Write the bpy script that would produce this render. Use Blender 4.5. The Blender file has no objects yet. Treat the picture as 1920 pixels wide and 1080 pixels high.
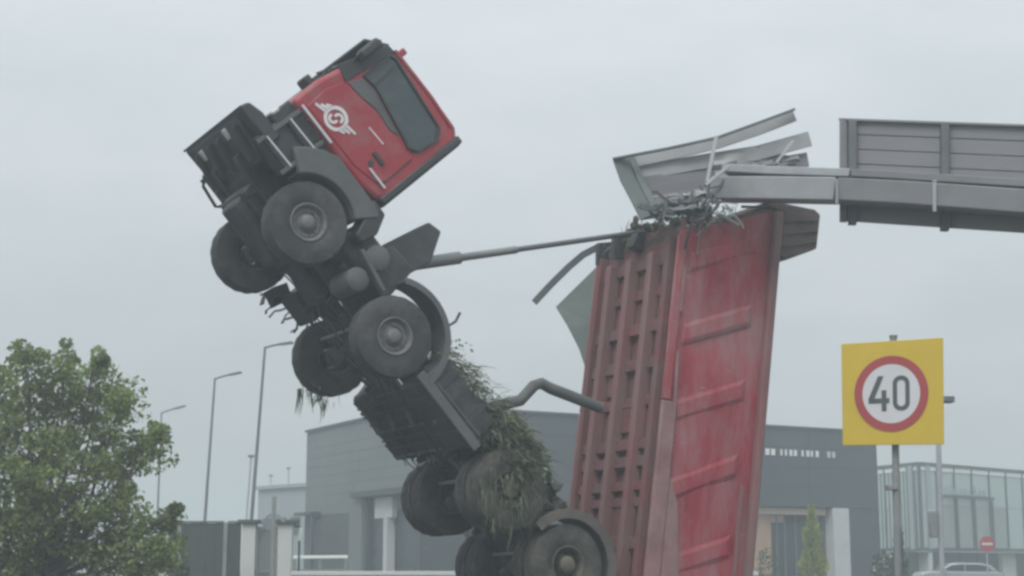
import bpy, bmesh, math, random
from mathutils import Vector, Matrix, noise as mnoise
random.seed(7)
R = math.radians
sc = bpy.context.scene
col = sc.collection

# ------------------------------------------------------------------ camera
F, PITCH, CAMZ = 2940.0, R(10.0), 1.4
cam_d = bpy.data.cameras.new('camera')
cam = bpy.data.objects.new('camera', cam_d)
col.objects.link(cam)
cam.location = (0, 0, CAMZ)
cam.rotation_euler = (R(90) + PITCH, 0, 0)
cam_d.sensor_width = 36
cam_d.lens = F / 1920 * 36
cam_d.clip_start = 0.1
cam_d.clip_end = 4000
sc.camera = cam

# ------------------------------------------------------------------ sky and sun
SUN_EL, SUN_ROT = R(52), R(200)
w = bpy.data.worlds.new('World')
sc.world = w
w.use_nodes = True
nt = w.node_tree
for n in list(nt.nodes):
    nt.nodes.remove(n)
def N(t, **k):
    n = nt.nodes.new(t)
    for a, b in k.items():
        setattr(n, a, b)
    return n
out = N('ShaderNodeOutputWorld')
bg = N('ShaderNodeBackground')
sky = N('ShaderNodeTexSky', sky_type='NISHITA', sun_disc=False, sun_elevation=SUN_EL, sun_rotation=SUN_ROT,
        air_density=1.2, dust_density=3.0, ozone_density=1.0)
tc = N('ShaderNodeTexCoord')
sep = N('ShaderNodeSeparateXYZ')
nt.links.new(tc.outputs['Generated'], sep.inputs[0])
# overcast: brighter towards the zenith than at the horizon, with soft broken cloud
zr = N('ShaderNodeMapRange')
zr.inputs['From Min'].default_value = 0.0
zr.inputs['From Max'].default_value = 1.0
zr.inputs['To Min'].default_value = 4.1
zr.inputs['To Max'].default_value = 11.5
nt.links.new(sep.outputs['Z'], zr.inputs['Value'])
mp = N('ShaderNodeMapping')
mp.inputs['Scale'].default_value = (1.0, 1.0, 2.6)
nt.links.new(tc.outputs['Generated'], mp.inputs[0])
nz = N('ShaderNodeTexNoise')
nz.inputs['Scale'].default_value = 7.0
nz.inputs['Detail'].default_value = 5
nz.inputs['Roughness'].default_value = 0.5
nt.links.new(mp.outputs[0], nz.inputs['Vector'])
cr = N('ShaderNodeMapRange')
cr.inputs['From Min'].default_value = 0.3
cr.inputs['From Max'].default_value = 0.7
cr.inputs['To Min'].default_value = 0.94
cr.inputs['To Max'].default_value = 1.06
nt.links.new(nz.outputs['Fac'], cr.inputs['Value'])
mul = N('ShaderNodeMath', operation='MULTIPLY')
nt.links.new(zr.outputs[0], mul.inputs[0])
nt.links.new(cr.outputs[0], mul.inputs[1])
tint = N('ShaderNodeMix', data_type='RGBA')
tint.inputs[6].default_value = (0.92, 1.01, 1.045, 1)
tint.inputs[7].default_value = (0.97, 1.005, 1.04, 1)
nt.links.new(nz.outputs['Fac'], tint.inputs[0])
vm = N('ShaderNodeVectorMath', operation='SCALE')
nt.links.new(tint.outputs[2], vm.inputs[0])
nt.links.new(mul.outputs[0], vm.inputs['Scale'])
mx = N('ShaderNodeMix', data_type='RGBA')
mx.inputs[0].default_value = 0.9
nt.links.new(sky.outputs[0], mx.inputs[6])
nt.links.new(vm.outputs[0], mx.inputs[7])
nt.links.new(mx.outputs[2], bg.inputs['Color'])
bg.inputs['Strength'].default_value = 0.1
nt.links.new(bg.outputs[0], out.inputs['Surface'])

sd = bpy.data.lights.new('sun', 'SUN')
sd.energy = 1.3
sd.angle = R(30)
sd.color = (1.0, 0.97, 0.93)
sun = bpy.data.objects.new('sun', sd)
col.objects.link(sun)
# sky sun_rotation is clockwise from +Y seen from above
sdir = Vector((math.sin(SUN_ROT) * math.cos(SUN_EL), math.cos(SUN_ROT) * math.cos(SUN_EL), math.sin(SUN_EL)))
sun.rotation_euler = (-sdir).to_track_quat('-Z', 'Y').to_euler()
sun.location = (0, -20, 60)

sc.view_settings.view_transform = 'Standard'
sc.view_settings.look = 'None'
sc.view_settings.exposure = 0.29
sc.view_settings.gamma = 1.0
sc.view_settings.use_curve_mapping = False
sc.render.engine = 'CYCLES'
sc.cycles.use_denoising = True
sc.cycles.max_bounces = 6
sc.cycles.volume_bounces = 1
sc.cycles.pixel_filter_type = 'BLACKMAN_HARRIS'
sc.cycles.filter_width = 2.9          # the photograph is a soft, compressed phone picture
HAZE = 0.0042

# ------------------------------------------------------------------ helpers
def pixel_dir(px, py):
    x = (px - 960) / F
    y = -(py - 540) / F
    c, s = math.cos(PITCH), math.sin(PITCH)
    return Vector((x, c - y * s, s + y * c))
def at(px, py, Y):
    """the point at distance Y ahead that the survey of the photograph gives"""
    d = pixel_dir(px, py)
    return Vector((0, 0, CAMZ)) + d * (Y / d.y)

class MB:
    def __init__(s):
        s.v = []
        s.f = []
    def add(s, vs, fs):
        b = len(s.v)
        s.v += [Vector(p) for p in vs]
        s.f += [[i + b for i in f] for f in fs]
        return s
    def box(s, a, b):
        x0, y0, z0 = a
        x1, y1, z1 = b
        return s.add([(x0, y0, z0), (x1, y0, z0), (x1, y1, z0), (x0, y1, z0), (x0, y0, z1), (x1, y0, z1), (x1, y1, z1), (x0, y1, z1)],
                     [(0, 3, 2, 1), (4, 5, 6, 7), (0, 1, 5, 4), (1, 2, 6, 5), (2, 3, 7, 6), (3, 0, 4, 7)])
    def prism(s, poly, y0, y1, axis='y'):
        n = len(poly)
        def P(p, t):
            return {'y': (p[0], t, p[1]), 'x': (t, p[0], p[1]), 'z': (p[0], p[1], t)}[axis]
        vs = [P(p, y0) for p in poly] + [P(p, y1) for p in poly]
        fs = [list(range(n))[::-1], list(range(n, 2 * n))]
        for i in range(n):
            j = (i + 1) % n
            fs.append((i, j, j + n, i + n))
        return s.add(vs, fs)
    def band(s, outer, inner, y0, y1, closed=False):
        """solid strip between two matching xz outlines, from y0 to y1"""
        n = len(outer)
        vs = []
        for o, i in zip(outer, inner):
            vs += [(o[0], y0, o[1]), (o[0], y1, o[1]), (i[0], y1, i[1]), (i[0], y0, i[1])]
        fs = []
        for k in range(n if closed else n - 1):
            a, b = 4 * k, 4 * ((k + 1) % n)
            for q in range(4):
                r = (q + 1) % 4
                fs.append((a + q, a + r, b + r, b + q))
        if not closed:
            fs += [(0, 3, 2, 1), (4 * n - 4, 4 * n - 3, 4 * n - 2, 4 * n - 1)]
        return s.add(vs, fs)
    def bar(s, a, b, wd, ht, up=(0, 0, 1)):
        return s.sweep([a, b], wd, ht, up)
    def sweep(s, pts, wd, ht, up=(0, 0, 1)):
        pts = [Vector(p) for p in pts]
        vs = []
        n = len(pts)
        for i, p in enumerate(pts):
            t = (pts[min(i + 1, n - 1)] - pts[max(i - 1, 0)]).normalized()
            sd_ = t.cross(Vector(up)).normalized()
            u_ = sd_.cross(t).normalized()
            for (a, b) in ((-1, -1), (1, -1), (1, 1), (-1, 1)):
                vs.append(p + sd_ * (a * wd / 2) + u_ * (b * ht / 2))
        fs = [(0, 1, 2, 3), (4 * n - 1, 4 * n - 2, 4 * n - 3, 4 * n - 4)]
        for k in range(n - 1):
            a, b = 4 * k, 4 * k + 4
            for q in range(4):
                r = (q + 1) % 4
                fs.append((a + q, b + q, b + r, a + r))
        return s.add(vs, fs)
    def tube(s, pts, r, n=10, r1=None):
        pts = [Vector(p) for p in pts]
        m = len(pts)
        vs = []
        ref = Vector((0, 0, 1))
        t0 = (pts[-1] - pts[0]).normalized()
        if abs(t0.z) > 0.9:
            ref = Vector((1, 0, 0))
        for i, p in enumerate(pts):
            t = (pts[min(i + 1, m - 1)] - pts[max(i - 1, 0)]).normalized()
            a = t.cross(ref).normalized()
            b = a.cross(t).normalized()
            rr = r if r1 is None else r + (r1 - r) * i / (m - 1)
            for k in range(n):
                q = 2 * math.pi * k / n
                vs.append(p + a * (rr * math.cos(q)) + b * (rr * math.sin(q)))
        fs = [list(range(n)), list(range((m - 1) * n, m * n))[::-1]]
        for i in range(m - 1):
            for k in range(n):
                l = (k + 1) % n
                fs.append((i * n + k, (i + 1) * n + k, (i + 1) * n + l, i * n + l))
        return s.add(vs, fs)
    def lathe(s, prof, n=48, closed=False, wob=None):
        """profile of (radius, y) turned about the y axis"""
        m = len(prof)
        vs = []
        for i in range(n):
            q = 2 * math.pi * i / n
            for j, (r, y) in enumerate(prof):
                rr = r if wob is None else r + wob(i, j)
                vs.append((rr * math.cos(q), y, rr * math.sin(q)))
        fs = []
        for i in range(n):
            k = (i + 1) % n
            for j in range(m - 1 if not closed else m):
                l = (j + 1) % m
                fs.append((i * m + j, i * m + l, k * m + l, k * m + j))
        if not closed:
            for j in (0, m - 1):
                if prof[j][0] > 1e-5:
                    ring = [i * m + j for i in range(n)]
                    fs.append(ring if j else ring[::-1])
        return s.add(vs, fs)

def O(name, mb, mat, parent=None, loc=None, bevel=0.0, smooth=30, segs=2, clean=True, **props):
    me = bpy.data.meshes.new(name)
    me.from_pydata([tuple(v) for v in mb.v], [], mb.f)
    if clean:
        bm = bmesh.new()
        bm.from_mesh(me)
        bmesh.ops.recalc_face_normals(bm, faces=bm.faces)
        bm.to_mesh(me)
        bm.free()
    me.materials.append(mat)
    if smooth:
        me.polygons.foreach_set('use_smooth', [True] * len(me.polygons))
        me.set_sharp_from_angle(angle=R(smooth))
    me.update()
    o = bpy.data.objects.new(name, me)
    col.objects.link(o)
    if parent is not None:
        o.parent = parent
    if loc is not None:
        o.location = loc
    if bevel:
        b = o.modifiers.new('bevel', 'BEVEL')
        b.width = bevel
        b.segments = segs
        b.limit_method = 'ANGLE'
        b.angle_limit = R(32)
        b.harden_normals = False
    for k, v in props.items():
        o[k] = v
    return o
def thing(name, label, cat, loc=(0, 0, 0), rz=0, group=None):
    o = bpy.data.objects.new(name, None)
    col.objects.link(o)
    o.location = loc
    o.rotation_euler = (0, 0, rz)
    o['label'] = label
    o['category'] = cat
    if group:
        o['group'] = group
    return o
def dup(o, parent=None):
    c = o.copy()
    col.objects.link(c)
    if parent is not None:
        c.parent = parent
    for ch in list(o.children):
        dup(ch, c)
    return c

# ------------------------------------------------------------------ materials
def mat(name, c, rough=0.6, metal=0.0, var=0.25, scale=3.0, dirt=None, dirt_amt=0.0, dirt_scale=1.6, bump=0.0, bscale=30, spec=0.5, island=0.0, stretch=(1, 1, 1), scuff=None):
    m = bpy.data.materials.new(name)
    m.use_nodes = True
    t = m.node_tree
    b = t.nodes['Principled BSDF']
    L = t.links.new
    def NN(ty, **k):
        n = t.nodes.new(ty)
        for a, q in k.items():
            setattr(n, a, q)
        return n
    co = NN('ShaderNodeTexCoord')
    mpn = NN('ShaderNodeMapping')
    mpn.inputs['Scale'].default_value = stretch
    L(co.outputs['Object'], mpn.inputs[0])
    nz1 = NN('ShaderNodeTexNoise')
    nz1.inputs['Scale'].default_value = scale
    nz1.inputs['Detail'].default_value = 7
    nz1.inputs['Roughness'].default_value = 0.62
    L(mpn.outputs[0], nz1.inputs['Vector'])
    hv = NN('ShaderNodeHueSaturation')
    hv.inputs['Color'].default_value = (*c, 1)
    mr = NN('ShaderNodeMapRange')
    mr.inputs['From Min'].default_value = 0.25
    mr.inputs['From Max'].default_value = 0.75
    mr.inputs['To Min'].default_value = 1 - var
    mr.inputs['To Max'].default_value = 1 + var
    L(nz1.outputs['Fac'], mr.inputs['Value'])
    last = mr.outputs[0]
    if island:
        g = NN('ShaderNodeNewGeometry')
        mi = NN('ShaderNodeMapRange')
        mi.inputs['To Min'].default_value = 1 - island
        mi.inputs['To Max'].default_value = 1 + island
        L(g.outputs['Random Per Island'], mi.inputs['Value'])
        mm = NN('ShaderNodeMath', operation='MULTIPLY')
        L(last, mm.inputs[0])
        L(mi.outputs[0], mm.inputs[1])
        last = mm.outputs[0]
        mh = NN('ShaderNodeMapRange')
        mh.inputs['To Min'].default_value = 0.485
        mh.inputs['To Max'].default_value = 0.515
        L(g.outputs['Random Per Island'], mh.inputs['Value'])
        L(mh.outputs[0], hv.inputs['Hue'])
    L(last, hv.inputs['Value'])
    colour = hv.outputs[0]
    if dirt:
        nz2 = NN('ShaderNodeTexNoise')
        nz2.inputs['Scale'].default_value = dirt_scale
        nz2.inputs['Detail'].default_value = 9
        nz2.inputs['Roughness'].default_value = 0.7
        L(mpn.outputs[0], nz2.inputs['Vector'])
        r2 = NN('ShaderNodeMapRange')
        r2.inputs['From Min'].default_value = 0.62 - 0.32 * min(dirt_amt, 1)
        r2.inputs['From Max'].default_value = 0.86 - 0.32 * min(dirt_amt, 1)
        r2.inputs['To Max'].default_value = min(0.9, 0.4 + dirt_amt * 0.5)
        L(nz2.outputs['Fac'], r2.inputs['Value'])
        mxx = NN('ShaderNodeMix', data_type='RGBA')
        L(r2.outputs[0], mxx.inputs[0])
        L(colour, mxx.inputs[6])
        mxx.inputs[7].default_value = (*dirt, 1)
        colour = mxx.outputs[2]
        rr = NN('ShaderNodeMapRange')
        rr.inputs['To Min'].default_value = rough
        rr.inputs['To Max'].default_value = min(1, rough + 0.3)
        L(r2.outputs[0], rr.inputs['Value'])
        L(rr.outputs[0], b.inputs['Roughness'])
    else:
        b.inputs['Roughness'].default_value = rough
    if scuff:
        m3 = NN('ShaderNodeMapping')
        m3.inputs['Scale'].default_value = (2.2, 1, .9)
        m3.inputs['Rotation'].default_value = (0, R(26), 0)
        L(co.outputs['Object'], m3.inputs[0])
        n3 = NN('ShaderNodeTexNoise')
        n3.inputs['Scale'].default_value = 2.6
        n3.inputs['Detail'].default_value = 10
        n3.inputs['Roughness'].default_value = 0.78
        L(m3.outputs[0], n3.inputs['Vector'])
        r3 = NN('ShaderNodeMapRange')
        r3.inputs['From Min'].default_value = 0.60
        r3.inputs['From Max'].default_value = 0.70
        r3.inputs['To Max'].default_value = 0.7
        L(n3.outputs['Fac'], r3.inputs['Value'])
        x3 = NN('ShaderNodeMix', data_type='RGBA')
        L(r3.outputs[0], x3.inputs[0])
        L(colour, x3.inputs[6])
        x3.inputs[7].default_value = (*scuff, 1)
        colour = x3.outputs[2]
    L(colour, b.inputs['Base Color'])
    b.inputs['Metallic'].default_value = metal
    b.inputs['Specular IOR Level'].default_value = spec
    if bump:
        nb = NN('ShaderNodeTexNoise')
        nb.inputs['Scale'].default_value = bscale
        nb.inputs['Detail'].default_value = 5
        L(mpn.outputs[0], nb.inputs['Vector'])
        bp = NN('ShaderNodeBump')
        bp.inputs['Strength'].default_value = bump
        bp.inputs['Distance'].default_value = 0.05
        L(nb.outputs['Fac'], bp.inputs['Height'])
        L(bp.outputs[0], b.inputs['Normal'])
    return m
DUST = (0.21, 0.18, 0.16)
MUD = (0.16, 0.13, 0.10)
M = dict(
    red=mat('red_cab_paint', (0.33, 0.022, 0.035), 0.38, var=0.12, scale=1.5, dirt=(0.27, 0.14, 0.14), dirt_amt=0.5, dirt_scale=2.4, scuff=(0.30, 0.16, 0.16)),
    bedred=mat('red_body_paint', (0.33, 0.028, 0.045), 0.55, var=0.28, scale=1.6, dirt=(0.31, 0.20, 0.195), dirt_amt=0.72, dirt_scale=1.5, bump=0.25, bscale=7, stretch=(0.55, 1, 1.6), scuff=(0.42, 0.33, 0.32)),
    bedrail=mat('dusty_red_rail', (0.23, 0.085, 0.09), 0.75, var=0.3, scale=2.0, dirt=(0.21, 0.16, 0.15), dirt_amt=0.8, dirt_scale=1.4, stretch=(0.4, 1, 1)),
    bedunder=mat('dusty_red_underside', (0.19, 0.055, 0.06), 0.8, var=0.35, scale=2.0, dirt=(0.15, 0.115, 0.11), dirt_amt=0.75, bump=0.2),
    beddust=mat('worn_edge_paint', (0.27, 0.16, 0.16), 0.8, var=0.3, scale=2.5, dirt=(0.2, 0.07, 0.08), dirt_amt=0.45, dirt_scale=2.2),
    black=mat('black_chassis', (0.026, 0.028, 0.032), 0.55, var=0.4, scale=3, dirt=(0.115, 0.11, 0.10), dirt_amt=0.5, dirt_scale=3.5, bump=0.2, bscale=14),
    plastic=mat('black_plastic', (0.03, 0.033, 0.036), 0.5, var=0.25, scale=4, dirt=(0.07, 0.07, 0.07), dirt_amt=0.25),
    fender=mat('grey_plastic', (0.10, 0.105, 0.105), 0.65, var=0.25, scale=3, dirt=(0.15, 0.14, 0.13), dirt_amt=0.3),
    muddy=mat('muddy_fender', (0.10, 0.09, 0.078), 0.85, var=0.35, scale=4, dirt=(0.19, 0.17, 0.15), dirt_amt=0.5, bump=0.3),
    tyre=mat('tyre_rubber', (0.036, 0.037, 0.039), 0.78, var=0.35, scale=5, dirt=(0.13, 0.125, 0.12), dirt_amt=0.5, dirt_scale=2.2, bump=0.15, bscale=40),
    tyremud=mat('muddy_tyre', (0.055, 0.053, 0.047), 0.9, var=0.4, scale=5, dirt=(0.14, 0.125, 0.10), dirt_amt=0.6, dirt_scale=2.5, bump=0.4, bscale=15),
    rim=mat('dusty_rim', (0.17, 0.165, 0.168), 0.6, 0.2, var=0.3, scale=6, dirt=(0.07, 0.065, 0.06), dirt_amt=0.4, dirt_scale=4),
    rimmud=mat('muddy_rim', (0.12, 0.115, 0.09), 0.85, 0, var=0.4, scale=6, dirt=(0.17, 0.15, 0.115), dirt_amt=0.6, dirt_scale=4, bump=0.4),
    chrome=mat('bright_trim', (0.62, 0.62, 0.64), 0.35, 0.3, var=0.15),
    glass=mat('cab_glass', (0.042, 0.060, 0.066), 0.08, 0.0, var=0.35, scale=1.2, spec=0.6, dirt=(0.13, 0.15, 0.15), dirt_amt=0.5, dirt_scale=1.1),
    white=mat('white_decal', (0.72, 0.70, 0.70), 0.6, var=0.08),
    steel=mat('hydraulic_steel', (0.24, 0.25, 0.25), 0.5, 0.35, var=0.2, dirt=(0.16, 0.15, 0.13), dirt_amt=0.3),
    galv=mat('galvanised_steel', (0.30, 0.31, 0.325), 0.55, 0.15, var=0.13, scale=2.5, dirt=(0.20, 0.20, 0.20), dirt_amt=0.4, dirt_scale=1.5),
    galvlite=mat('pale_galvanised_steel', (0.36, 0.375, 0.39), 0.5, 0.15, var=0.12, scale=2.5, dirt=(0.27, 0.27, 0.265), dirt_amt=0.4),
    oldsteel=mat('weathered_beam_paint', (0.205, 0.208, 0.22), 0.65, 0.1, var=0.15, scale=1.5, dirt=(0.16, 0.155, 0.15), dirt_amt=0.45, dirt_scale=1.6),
    plank=mat('sign_back_aluminium', (0.215, 0.215, 0.232), 0.6, 0.1, var=0.12, scale=1.2, dirt=(0.17, 0.175, 0.17), dirt_amt=0.4, dirt_scale=1.2, stretch=(0.3, 1, 3)),
    plankbent=mat('bent_sign_aluminium', (0.33, 0.34, 0.35), 0.55, 0.1, var=0.18, scale=1.5, dirt=(0.22, 0.22, 0.22), dirt_amt=0.4),
    stile=mat('dark_sign_stile', (0.12, 0.145, 0.145), 0.6, 0.1, var=0.2, scale=2),
    rust=mat('rusty_headboard', (0.115, 0.082, 0.075), 0.85, var=0.4, scale=2.5, dirt=(0.15, 0.13, 0.11), dirt_amt=0.5, bump=0.3),
    sheet=mat('torn_grey_green_sheet', (0.15, 0.185, 0.175), 0.6, var=0.2, scale=2, dirt=(0.10, 0.12, 0.11), dirt_amt=0.4),
    grass=mat('torn_grass', (0.165, 0.19, 0.125), 0.9, var=0.35, island=0.65),
    soil=mat('clinging_soil', (0.092, 0.086, 0.07), 0.95, var=0.5, scale=6, bump=0.6, bscale=12),
    yellow=mat('yellow_sign_sheet', (0.58, 0.42, 0.04), 0.5, var=0.06, scale=1.5, dirt=(0.42, 0.31, 0.09), dirt_amt=0.25),
    signred=mat('red_sign_film', (0.36, 0.06, 0.065), 0.5, var=0.07),
    signwhite=mat('white_sign_film', (0.60, 0.60, 0.62), 0.5, var=0.05),
    digit=mat('dark_digit_film', (0.075, 0.09, 0.09), 0.5, var=0.1),
    pole=mat('grey_pole', (0.25, 0.265, 0.265), 0.55, 0.2, var=0.15, scale=3),
    lamppole=mat('lamp_pole', (0.13, 0.14, 0.15), 0.6, 0.2, var=0.12, scale=3),
    palepole=mat('pale_pole', (0.38, 0.40, 0.42), 0.6, 0.1, var=0.12, scale=3),
    clad=mat('grey_cladding', (0.165, 0.185, 0.18), 0.6, 0.1, var=0.08, scale=0.6, dirt=(0.135, 0.15, 0.147), dirt_amt=0.4, dirt_scale=0.35),
    clad2=mat('anthracite_cladding', (0.058, 0.066, 0.072), 0.5, 0.1, var=0.12, scale=0.5, dirt=(0.095, 0.10, 0.105), dirt_amt=0.3, dirt_scale=0.4),
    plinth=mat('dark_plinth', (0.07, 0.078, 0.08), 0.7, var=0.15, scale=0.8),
    pale=mat('pale_render', (0.52, 0.535, 0.53), 0.8, var=0.08, scale=1.0, dirt=(0.40, 0.41, 0.40), dirt_amt=0.3),
    hazywall=mat('pale_blue_wall', (0.30, 0.335, 0.35), 0.8, var=0.08, scale=0.5),
    litpaint=mat('lintel_painted_glow', (0.62, 0.49, 0.40), 0.7, var=0.08),  # warm entrance light put into the lintel colour
    wood=mat('wood_panel_lit_tint', (0.44, 0.285, 0.19), 0.6, var=0.2, scale=2, stretch=(1, 1, 0.2)),  # wood brown, brightened to carry the warm entrance light
    darkglass=mat('shop_glass', (0.035, 0.045, 0.05), 0.22, var=0.3, scale=0.7, spec=0.3),
    paleglass=mat('pale_green_glass', (0.40, 0.475, 0.46), 0.25, var=0.10, scale=0.25, stretch=(1, 1, 0.4)),
    fascia=mat('bright_fascia', (0.84, 0.87, 0.85), 0.5, var=0.05),
    screen=mat('grey_mesh_screen', (0.30, 0.335, 0.325), 0.7, var=0.12, scale=0.8),
    mullion=mat('dark_mullion', (0.055, 0.075, 0.075), 0.6, var=0.1),
    fence=mat('dark_fence_panel', (0.06, 0.072, 0.072), 0.8, var=0.2, scale=0.8, stretch=(3, 3, 0.3)),
    car=mat('silver_car_paint', (0.36, 0.38, 0.38), 0.3, 0.4, var=0.05),
    lens=mat('lamp_lens', (0.6, 0.6, 0.58), 0.2, var=0.05),
    tail=mat('tail_lamp_red', (0.3, 0.02, 0.02), 0.3, var=0.05),
    leaf=mat('leaf_green', (0.205, 0.262, 0.085), 0.6, var=0.30, scale=0.8, island=0.5),
    leafgrey=mat('dusty_weed_leaf', (0.15, 0.19, 0.11), 0.8, var=0.3, scale=2, island=0.6),
    thuja=mat('yellow_green_conifer', (0.30, 0.34, 0.085), 0.8, var=0.3, scale=3, island=0.4),
    shrub=mat('shrub_green', (0.07, 0.10, 0.05), 0.8, var=0.3, scale=3, island=0.4),
    flower=mat('white_flower', (0.7, 0.7, 0.66), 0.8, var=0.1),
    bark=mat('bark', (0.10, 0.085, 0.07), 0.9, var=0.3, scale=8, bump=0.4),
    asphalt=mat('asphalt', (0.052, 0.052, 0.054), 0.9, var=0.25, scale=1.5, bump=0.2),
    paint=mat('road_paint', (0.6, 0.6, 0.58), 0.8, var=0.15, scale=4),
    kerb=mat('kerb_concrete', (0.32, 0.32, 0.31), 0.85, var=0.15, scale=3),
    paving=mat('pavement_concrete', (0.26, 0.26, 0.25), 0.9, var=0.2, scale=2, bump=0.1),
    turf=mat('turf', (0.055, 0.08, 0.03), 0.95, var=0.4, scale=1.2, bump=0.5, bscale=20),
)
for key in ('leaf', 'thuja', 'shrub', 'grass'):
    t = M[key].node_tree
    pb = t.nodes['Principled BSDF']
    tr = t.nodes.new('ShaderNodeBsdfTranslucent')
    ms = t.nodes.new('ShaderNodeMixShader')
    ms.inputs[0].default_value = 0.42
    src = pb.inputs['Base Color'].links[0].from_socket
    t.links.new(src, tr.inputs['Color'])
    t.links.new(pb.outputs[0], ms.inputs[1])
    t.links.new(tr.outputs[0], ms.inputs[2])
    t.links.new(ms.outputs[0], t.nodes['Material Output'].inputs['Surface'])
def blades(mb, base, d, length, wd, droop=0.5, n=3):
    """one curved leaf-like ribbon"""
    d = Vector(d).normalized()
    side = d.cross(Vector((random.uniform(-1, 1), random.uniform(-1, 1), random.uniform(-1, 1)))).normalized()
    p = Vector(base)
    vs = []
    for i in range(n + 1):
        t = i / n
        ww = wd * (1 - 0.85 * t)
        vs += [p - side * ww / 2, p + side * ww / 2]
        d = (d + Vector((0, 0, -droop / n)) + Vector((random.gauss(0, .12), random.gauss(0, .12), random.gauss(0, .12)))).normalized()
        p = p + d * (length / n)
    mb.add(vs, [(2 * i, 2 * i + 1, 2 * i + 3, 2 * i + 2) for i in range(n)])

# ------------------------------------------------------------------ ground, road, pavement
g = MB()
g.add([(-700, -55, 0), (700, -55, 0), (700, 1400, 0), (-700, 1400, 0)], [(0, 1, 2, 3)])
O('ground', g, M['turf'], kind='structure')
rd = Vector((0.469, 0.883, 0))       # the carriageway the truck drove on is crossed by the gantry
fw = Vector((-0.883, 0.469, 0))
def roadpt(a, b, z):
    p = Vector((0.0, 22.0, 0)) + Vector((1, 0, 0)) * a + Vector((0, 1, 0)) * b
    return (p.x, p.y, z)
g = MB()
g.add([roadpt(-300, -26, .012), roadpt(300, -26, .012), roadpt(300, 11, .012), roadpt(-300, 11, .012)], [(0, 1, 2, 3)])
O('road', g, M['asphalt'], kind='structure')
g = MB()
for k in range(-8, 9):
    for b in (-3.6, -12):
        g.add([roadpt(k * 9, b, .018), roadpt(k * 9 + 3, b, .018), roadpt(k * 9 + 3, b + .14, .018), roadpt(k * 9, b + .14, .018)], [(0, 1, 2, 3)])
O('road_marking', g, M['paint'], kind='structure')
g = MB()
g.box((-150, 33.0, 0), (150, 33.18, .14))
O('kerb', g, M['kerb'], kind='structure', bevel=.015)
g = MB()
g.box((-150, 33.19, 0), (150, 36.5, .12))
O('pavement', g, M['paving'], kind='structure')
g = MB()
g.add([(-60, 47, .02), (90, 47, .02), (90, 92, .02), (-60, 92, .02)], [(0, 1, 2, 3)])
O('parking_yard', g, M['asphalt'], kind='structure')

# ------------------------------------------------------------------ the dump truck
RX = Matrix(((-0.58413437, 0.48624244, 0.6498887), (-0.30897002, -0.87362175, 0.37592893), (0.7505495, 0.01879688, 0.66054683)))
T0 = Vector((-3.2472, 21.1683, 5.8043))
BASE = Vector((-7.2, 0, -.53))
truck = thing('dump_truck', 'wrecked red dump truck reared up on its tail with the cab high in the air', 'dump truck')
truck.matrix_world = Matrix.Translation(T0 + RX @ BASE) @ RX.to_4x4()
OFF = -BASE
def P(name, mb, m, parent=None, **k):
    if parent is None:
        return O(name, mb, M[m], truck, OFF, **k)
    return O(name, mb, M[m], parent, **k)

# --- chassis
mb = MB()
for s in (-1, 1):
    y = .43 * s
    mb.box((-7.2, y - .045, .02), (1.25, y + .045, .30))
P('chassis_frame', mb, 'black', bevel=.01)
for x in (-7.0, -5.2, -4.2, -3.0, -1.0, .9):
    P('cross_beam', MB().box((x - .07, -.38, .05), (x + .07, .38, .27)), 'black', bevel=.01)
mb = MB()
for x0, x1, y, z0, z1 in ((.85, -.35, .36, -.15, .95), (-.35, -1.05, .25, -.1, .6), (1.15, .85, .5, .1, .9)):
    mb.box((x1, -y, z0), (x0, y, z1))
mb.tube([(-1.0, 0, .12), (-4.3, 0, .02)], .07, 12)
mb.tube([(-1.35, .1, .12), (-1.9, .1, .1)], .14, 12)
P('drive_line', mb, 'black', bevel=.05)
P('sump', MB().prism([(.8, -.12), (.75, -.30), (-.2, -.30), (-.35, -.12)], -.28, .28), 'black', bevel=.04)

# --- wheels
def arc(cx, cz, r, a0, a1, n=22):
    return [(cx + r * math.cos(R(a0 + (a1 - a0) * i / n)), cz + r * math.sin(R(a0 + (a1 - a0) * i / n))) for i in range(n + 1)]
def tyre_prof(wd, r=.56):
    h = wd / 2
    return [(.245, -h * .80), (.29, -h * .93), (.40, -h), (.475, -h * .97), (r - .012, -h * .86), (r, -h * .74), (r, -h * .34), (r - .016, -h * .30), (r - .016, -h * .24), (r, -h * .2),
            (r, h * .2), (r - .016, h * .24), (r - .016, h * .30), (r, h * .34), (r, h * .74), (r - .012, h * .86), (.475, h * .97), (.40, h), (.29, h * .93), (.245, h * .80)]
def tread(i, j):
    return -.014 if (j in (5, 14, 6, 13) and i % 3 == 0) else 0
def hubmesh(front, s):
    """hub seen from outside; y outward"""
    m = MB()
    if front:
        m.lathe([(0, .175), (.05, .172), (.09, .16), (.105, .14), (.11, .10), (.135, .085), (.14, -.16), (0, -.16)], 32)
    else:
        m.lathe([(0, .16), (.09, .16), (.115, .14), (.125, .0), (.15, -.02), (.16, -.3), (0, -.3)], 32)
    return m
def rimmesh(front):
    if front:
        prof = [(.305, .13), (.318, .155), (.30, .16), (.265, .13), (.25, .085), (.20, .10), (.175, .09), (.17, .06), (.235, .03), (.262, -.03), (.30, -.145), (.318, -.155), (.312, -.12)]
    else:
        prof = [(.305, .13), (.318, .155), (.30, .16), (.275, .10), (.27, -.06), (.20, -.10), (.14, -.11), (.14, -.13), (.25, -.13), (.30, -.145), (.318, -.155), (.312, -.12)]
    m = MB().lathe(prof, 48, closed=True)
    for k in range(10):
        q = 2 * math.pi * k / 10
        yy = .085 if front else -.10
        c, s_ = math.cos(q) * .205, math.sin(q) * .205
        m.tube([(c, yy, s_), (c, yy + .035, s_)], .014, 6)
    return m
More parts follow.
